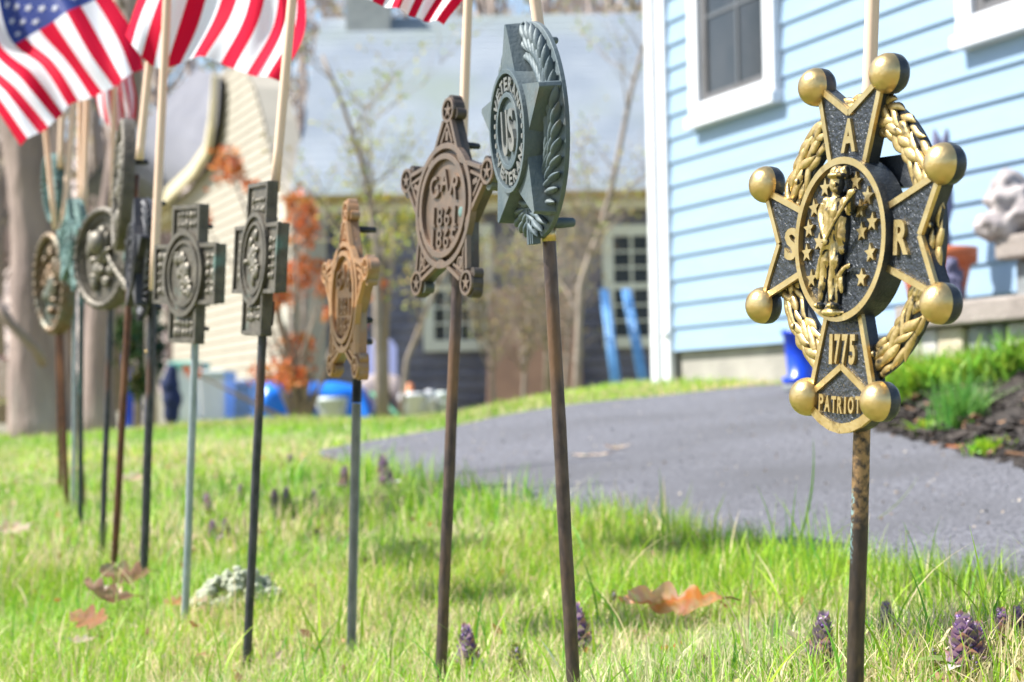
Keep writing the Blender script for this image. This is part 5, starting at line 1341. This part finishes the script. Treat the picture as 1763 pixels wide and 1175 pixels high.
# ---- bugle flowers
def bugle(seed, nw=8, green_=False):
    rr = random.Random(seed); e_ = empty('bugle_flower'); 
    st_ = MB(); st_.tube([(0, 0, 0), (.001, 0, .03), (0, .001, .062)], [.0026, .0022, .001], 8, col=(.20, .24, .12)); st_.build('stem', M['petal'], e_, colors=True)
    sp = MB()
    for w in range(nw):
        t = w / (nw - 1); z = .016 + .046 * t; n_ = 6 if t < .8 else 4; L = .0135 * (1 - .6 * t); wd = .0095 * (1 - .5 * t)
        for k in range(n_):
            a = 2 * PI * k / n_ + w * .52 + rr.uniform(-.15, .15); out = R(25 + 50 * t + rr.uniform(-8, 8))
            c1 = (.30, .19, .38); c2 = rr.choice([(.54, .38, .44), (.58, .32, .13), (.34, .36, .12)])
            if green_ : c1 = (.20, .24, .06); c2 = (.38, .36, .10)
            d = Vector((math.cos(a), math.sin(a), 0)); sd_ = Vector((-math.sin(a), math.cos(a), 0)); up = d * math.cos(out) + Vector((0, 0, math.sin(out)))
            nn = up.cross(sd_); vs = []; cs = []
            for i in range(5):
                q = i / 4; ww = wd * max(0.0, math.sin(PI * (.18 + .82 * q) ** .9)) * .62 * (1 if q < .95 else .1); curve = Vector((0, 0, 1)) * (q ** 2) * L * .35
                for j in (-1, 0, 1):
                    vs.append(Vector((0, 0, z)) + d * .002 + up * L * q + curve + sd_ * ww * j - nn * (abs(j) * ww * .35)); f_ = q ** 1.6
                    cs.append(tuple(c1[k2] * (1 - f_) + c2[k2] * f_ for k2 in range(3)))
            o0 = len(sp.v); sp.add(vs, [(i * 3 + j, i * 3 + j + 1, (i + 1) * 3 + j + 1, (i + 1) * 3 + j) for i in range(4) for j in range(2)], smooth=True); sp.c[o0:] = cs
    for k in range(46):
        t = rr.random(); a = rr.uniform(0, 6.28); r_ = .0062 * (1 - .6 * t); sp.ell((r_ * math.cos(a), r_ * math.sin(a), .018 + .046 * t), (.0012, .0012, .0019), 0, 6, col=(.32, .2, .5) if rr.random() < .6 else (.62, .52, .62))
    sp.build('flower_spike', M['petal'], e_, colors=True)
    lf_ = MB()
    for k in range(6):
        a = k * 1.05 + rr.uniform(-.3, .3); d = Vector((math.cos(a), math.sin(a), 0)); sd_ = Vector((-math.sin(a), math.cos(a), 0)); L = rr.uniform(.018, .030); vs = []; z0 = rr.uniform(.004, .012)
        for i in range(6):
            q = i / 5; ww = L * .26 * math.sin(PI * (.08 + .9 * q))
            for j in (-1, 0, 1): vs.append(d * L * q + sd_ * ww * j + Vector((0, 0, z0 + L * .35 * math.sin(q * 2.2) + abs(j) * ww * .25)))
        c_ = rr.choice([(.26, .34, .06), (.30, .32, .10), (.55, .50, .52), (.20, .28, .07)])
        lf_.add(vs, [(i * 3 + j, i * 3 + j + 1, (i + 1) * 3 + j + 1, (i + 1) * 3 + j) for i in range(5) for j in range(2)], smooth=True, col=c_)
    lf_.build('leaves', M['petal'], e_, colors=True)
    return e_
protos = [bugle(1), bugle(2, 9), bugle(3, 7), bugle(4, 6, True)]; used = [False] * 4; 
BG = 'bugle flowers in the lawn'
for px, py, hp_, v, lb in [(1412, 1158, 84, 0, 'purple bugle flower spike just left of the gold marker rod'),
                       (1668, 1168, 92, 1, 'widest purple bugle flower spike near the lower right corner'),
                       (1690, 1160, 66, 2, 'smaller bugle spike tucked against the widest one'),
                       (1732, 1135, 66, 2, 'purple brown bugle spike with a big green leaf at the right edge'),
                       (1525, 1118, 64, 0, 'bugle spike in the grass just right of the gold marker rod'),
                       (1678, 1200, 52, 3, 'greenish bugle bud below the widest purple spike'),
                       (1611, 1175, 42, 3, 'small yellow green bugle bud left of the widest purple spike'),
                       (1003, 1140, 82, 2, 'bugle spike half hidden behind the wreathed marker rod'),
                       (808, 1165, 72, 2, 'dark bugle spike right of the brown star rod'),
                       (886, 1185, 58, 3, 'short bugle bud left of the wreathed marker rod at the bottom edge'),
                       (1056, 1066, 38, 3, 'little grey bugle bud right of the wreathed marker rod'),
                       (667, 850, 54, 0, 'tall blurred bugle spike right of the threaded rod'),
                       (592, 850, 38, 1, 'blurred bugle spike just left of the threaded rod'),
                       (541, 882, 30, 0, 'rightmost dark bugle spike of the loose row between the rods'),
                       (522, 892, 26, 2, 'low dark bugle spike second from right in the loose row'),
                       (494, 884, 36, 0, 'dark bugle spike, right one of the close pair'),
                       (476, 888, 36, 1, 'dark bugle spike, left one of the close pair'),
                       (410, 876, 34, 2, 'dark bugle spike directly left of the right hand cross rod'),
                       (389, 938, 36, 0, 'brown purple bugle spike between the cross rods, right one of the nearer pair'),
                       (368, 940, 36, 1, 'brown purple bugle spike between the cross rods, left one of the nearer pair'),
                       (358, 894, 36, 2, 'dark bugle spike just right of the galvanised rod'),
                       (500, 812, 24, 1, 'faint purple bugle spike at the tip of the driveway'),
                       (1760, 1120, 60, 1, 'bugle spike cut by the right edge of the picture')]:
    g_ = ground_hit(px, py); s = F / g_.y
    if not used[v]: o = protos[v]; used[v] = True
    else: o = copy_tree(protos[v])
    o.location = (g_.x, g_.y, gzf(g_.x, g_.y)); k = hp_ * 1.2 / s / .066; wk = 1.5 if hp_ < 90 else 1.9
    o.scale = (k * wk, k * wk, k); o.rotation_euler = (random.uniform(-.12, .12), random.uniform(-.12, .12), random.uniform(0, 6)); tag(o, lb, 'flower', BG)
# dandelions
for px, py, lb in [(723, 808, 'tiny yellow flower on the driveway edge left of the star rod'), (786, 862, 'tiny yellow flower right behind the brown star rod'), (524, 790, 'tiny yellow flower by the driveway tip')]:
    g_ = ground_hit(px, py + 14); e = empty('yellow_flower', g_); tag(e, lb, 'flower', 'tiny yellow flowers'); mb = MB(); mb.tube([(0, 0, 0), (0, 0, .022 * g_.y / 4)], .001, 5, col=(.2, .4, .05)); mb.build('stem', M['petal'], e, colors=True)
    mb = MB()
    for k in range(14): a = k * 2.4; mb.ell((.005 * math.cos(a) * (k / 14), .005 * math.sin(a) * (k / 14), .024 * g_.y / 4), (.003, .003, .0015), 0, 6)
    mb.build('petals', M['yellow'], e)
# individually drawn blades of straw and bright grass in the foreground
for bx, by, tx, ty, bend, w, colr, lb in [(785, 1050, 905, 900, .35, .0034, (.55, .58, .18), 'long arching yellow green blade right of the brown star rod'),
                                    (1600, 1095, 1545, 1043, .1, .0042, (.85, .85, .78), 'bleached white blade leaning in the grass right of the gold marker rod'),
                                    (1230, 945, 1188, 902, .1, .003, (.8, .8, .72), 'bleached white blade over the driveway edge'),
                                    (975, 1175, 930, 1100, .05, .0034, (.75, .8, .66), 'pale straw blade left of the wreathed marker rod'),
                                    (1365, 960, 1400, 755, .12, .0042, (.24, .46, .06), 'tall green blade left of the gold marker rod with a pale tip'),
                                    (1140, 965, 1135, 808, .03, .0036, (.34, .52, .08), 'tall straight green blade over the driveway'),
                                    (1490, 905, 1580, 822, .15, .0024, (.5, .6, .2), 'thin pale green blade arching right from behind the gold marker rod')]:
    g_ = ground_hit(bx, by); D = g_.y; a = P(bx, by, D); b = P(tx, ty, D); mb = MB(); vs = []; mid = (a + b) / 2 + Vector((-(b - a).z, 0, (b - a).x)) * -bend
    for i in range(11):
        t = i / 10; p = a * (1 - t) ** 2 + mid * 2 * t * (1 - t) + b * t * t; ww = w * (1 - t ** 2.2) / 2 + .0002
        vs += [p + Vector((ww, -ww * .3, 0)) - g_, p + Vector((0, ww * .4, 0)) - g_, p + Vector((-ww, -ww * .3, 0)) - g_]
    mb.add(vs, [(i * 3 + j, i * 3 + j + 1, (i + 1) * 3 + j + 1, (i + 1) * 3 + j) for i in range(10) for j in range(2)], smooth=True, col=colr)
    o = mb.build('grass_blade', M['grass'], colors=True); o.location = g_; tag(o, lb, 'grass blade')

# ================================================================= LAWN GRASS (last: heavy)
# near lawn
for nm, n, y0, y1, h, w, seg in (('grass', 120000, 1.25, 3.6, .040, .0017, 3), ('grass', 90000, 3.3, 9.6, .055, .0036, 2), ('grass', 22000, 9.2, 26, .07, .012, 2)):
    X, Y = scatter(n, y0, y1); Z = gz(X, Y)
    m_, px, py = lawn_mask(X, Y, Z, rng.normal(0, 5, len(X)))
    m_ &= wallcut(X, Y); X, Y, Z, px, py = X[m_], Y[m_], Z[m_], px[m_], py[m_]
    lu = lump(X, Y, 4.2); lu2 = lump(X, Y, 9, 2)
    edge = np.exp(-np.abs(np.interp(px, nx_, ny_) + 12 - py) / 40) * (px > 600)
    hh = np.where(Y > 5.5, .6, 1.0) * h * (1 + .45 * lu2 + .45 * edge * (rng.random(len(X)) < .75)) * rng.uniform(.5, 1.35, len(X))
    dry = np.clip(.28 - .30 * lu - .2 * edge + .32 * (py > 1060) * (px > 250) * .8, .05, .85)
    cg = green(len(X), dry) * (1.0 + .24 * lump(X, Y, 2.3, 5))[:, None] * np.stack([.96 + .2 * lump(X, Y, 3.4, 1), np.ones(len(X)), np.ones(len(X))], 1)
    blades(nm, X, Y, Z - .003, hh, w * rng.uniform(.5, 1.5, len(X)) * np.where(rng.random(len(X)) < .12, 2.0, 1.0), np.clip(cg, .01, .9), lean=.5, seg=seg)
    tag(bpy.data.objects[-1] if False else COL.objects[-1], 'bright yellow green lawn grass mixed with straw', 'grass', kind='stuff')
# thatch: short lying straw
X, Y = scatter(42000, 1.25, 4.2); Z = gz(X, Y); m_, px, py = lawn_mask(X, Y, Z); X, Y, Z = X[m_], Y[m_], Z[m_]
c = np.array([.80, .68, .44]) * rng.uniform(.6, 1.15, (len(X), 1)) * np.array([1, 1, 1]); k = rng.random(len(X)) < .35; c[k] = np.array([.36, .50, .06]) * rng.uniform(.7, 1.2, (k.sum(), 1))
blades('thatch', X, Y, Z + .001, rng.uniform(.010, .026, len(X)), rng.uniform(.0012, .003, len(X)), c, lean=1.6, seg=2)
tag(COL.objects[-1], 'short pale straw thatch lying between the grass', 'straw', kind='stuff')
# long seed blades
X, Y = scatter(1500, 1.45, 4.6); Z = gz(X, Y); m_, px, py = lawn_mask(X, Y, Z); X, Y, Z, px, py = X[m_], Y[m_], Z[m_], px[m_], py[m_]
k = (py > np.interp(px, nx_, ny_)) | (px < 545); X, Y, Z = X[k], Y[k], Z[k]
blades('long_grass', X, Y, Z, rng.uniform(.07, .12, len(X)), rng.uniform(.002, .0042, len(X)), green(len(X), .2), lean=.5, seg=6)
tag(COL.objects[-1], 'longer loose grass blades standing above the lawn', 'grass', kind='stuff')
# explicit clumps of tall blades read from the photo (base px, base py, height px, n)
cl = [(1400, 1010, 175, 9), (1330, 1000, 120, 10), (1140, 960, 125, 3), (1550, 1060, 165, 12), (1230, 975, 90, 14), (1630, 1080, 150, 9), (1700, 1090, 150, 10), (1745, 1110, 140, 10), (840, 895, 70, 60), (780, 900, 60, 50),
      (1460, 1010, 110, 12), (1090, 950, 80, 25), (1000, 935, 65, 30), (920, 915, 60, 40), (1590, 1060, 100, 10), (700, 880, 60, 40), (1290, 1000, 90, 20), (1420, 1040, 120, 12)]
XX = []; YY = []; ZZ = []; HH = []
for bx, by, hp_, n in cl:
    n = int(n * 2.4) if hp_ > 85 else n
    g_ = ground_hit(bx, by); ppm = F / g_.y
    for k in range(n):
        x = g_.x + random.gauss(0, .03); y = g_.y + random.gauss(0, .03); XX.append(x); YY.append(y); ZZ.append(gzf(x, y)); HH.append(hp_ / ppm * random.uniform(.55, 1.1))
XX, YY, ZZ, HH = map(np.array, (XX, YY, ZZ, HH))
blades('tall_grass', XX, YY, ZZ, HH, rng.uniform(.002, .0044, len(XX)), green(len(XX), .08) * 1.1, lean=.32, seg=7)
tag(COL.objects[-1], 'tall bright grass blades along the driveway edge', 'grass', kind='stuff')

# clover and small weed leaves low in the turf
X, Y = scatter(5200, 1.4, 5.5); Z = gz(X, Y); m_, px, py = lawn_mask(X, Y, Z); m_ &= (lump(X, Y, 5, 4) > -.1); X, Y, Z = X[m_], Y[m_], Z[m_]
cv = MB(); rr = random.Random(77)
for x, y, z in zip(X, Y, Z):
    h = rr.uniform(.004, .022); r_ = rr.uniform(.003, .0065); c_ = rr.choice([(.24, .42, .08), (.34, .50, .10), (.18, .34, .07), (.46, .48, .14), (.50, .30, .16)]); a0 = rr.uniform(0, 6)
    for k in range(3):
        a = a0 + k * 2.1; d = Vector((math.cos(a), math.sin(a), rr.uniform(-.2, .5))); p = Vector((x, y, z + h)); sd_ = Vector((-math.sin(a), math.cos(a), 0))
        cv.add([p, p + d * r_ * .8 + sd_ * r_ * .6, p + d * r_ * 1.5, p + d * r_ * .8 - sd_ * r_ * .6], [(0, 1, 2, 3)], col=c_)
o = cv.build('weed_leaves', M['leafm'], colors=True); tag(o, 'low clover like weed leaves scattered in the turf', 'weeds', kind='stuff')

# small brown leaf fragments through the turf
X, Y = scatter(1500, 1.5, 6.5); Z = gz(X, Y); m_, px, py = lawn_mask(X, Y, Z); X, Y, Z = X[m_], Y[m_], Z[m_]
cv = MB()
for x, y, z in zip(X, Y, Z):
    c_ = rr.choice([(.40, .24, .14), (.52, .34, .22), (.62, .48, .36), (.28, .16, .10), (.66, .55, .42), (.5, .2, .07)])
    quad_leaf(cv, Vector((x, y, z + rr.uniform(.008, .026))), rr.uniform(.004, .012), rr, c_, .6)
o = cv.build('leaf_fragments', M['leafm'], colors=True); tag(o, 'small brown and tan leaf fragments caught in the turf', 'leaf litter', kind='stuff')

# grit and leaf crumbs on the driveway
cv = MB(); A = resample(nearp, 60); B = resample(farp, 60)
for k in range(900):
    t = rr.random() ** 1.6; p = A[rr.randrange(60)].lerp(B[rr.randrange(60)], t) if False else None
    i = rr.randrange(59); p = A[i].lerp(B[i], t); x, y = p.x + rr.uniform(-.1, .1), p.y
    c_ = rr.choice([(.30, .30, .31), (.05, .05, .055), (.42, .34, .26), (.5, .44, .36), (.24, .17, .11)])
    quad_leaf(cv, Vector((x, y, gzf(x, y) + .012)), rr.uniform(.0015, .005), rr, c_, .7)
o = cv.build('driveway_grit', M['leafm'], colors=True); tag(o, 'loose grit and leaf crumbs scattered on the driveway', 'grit', kind='stuff')
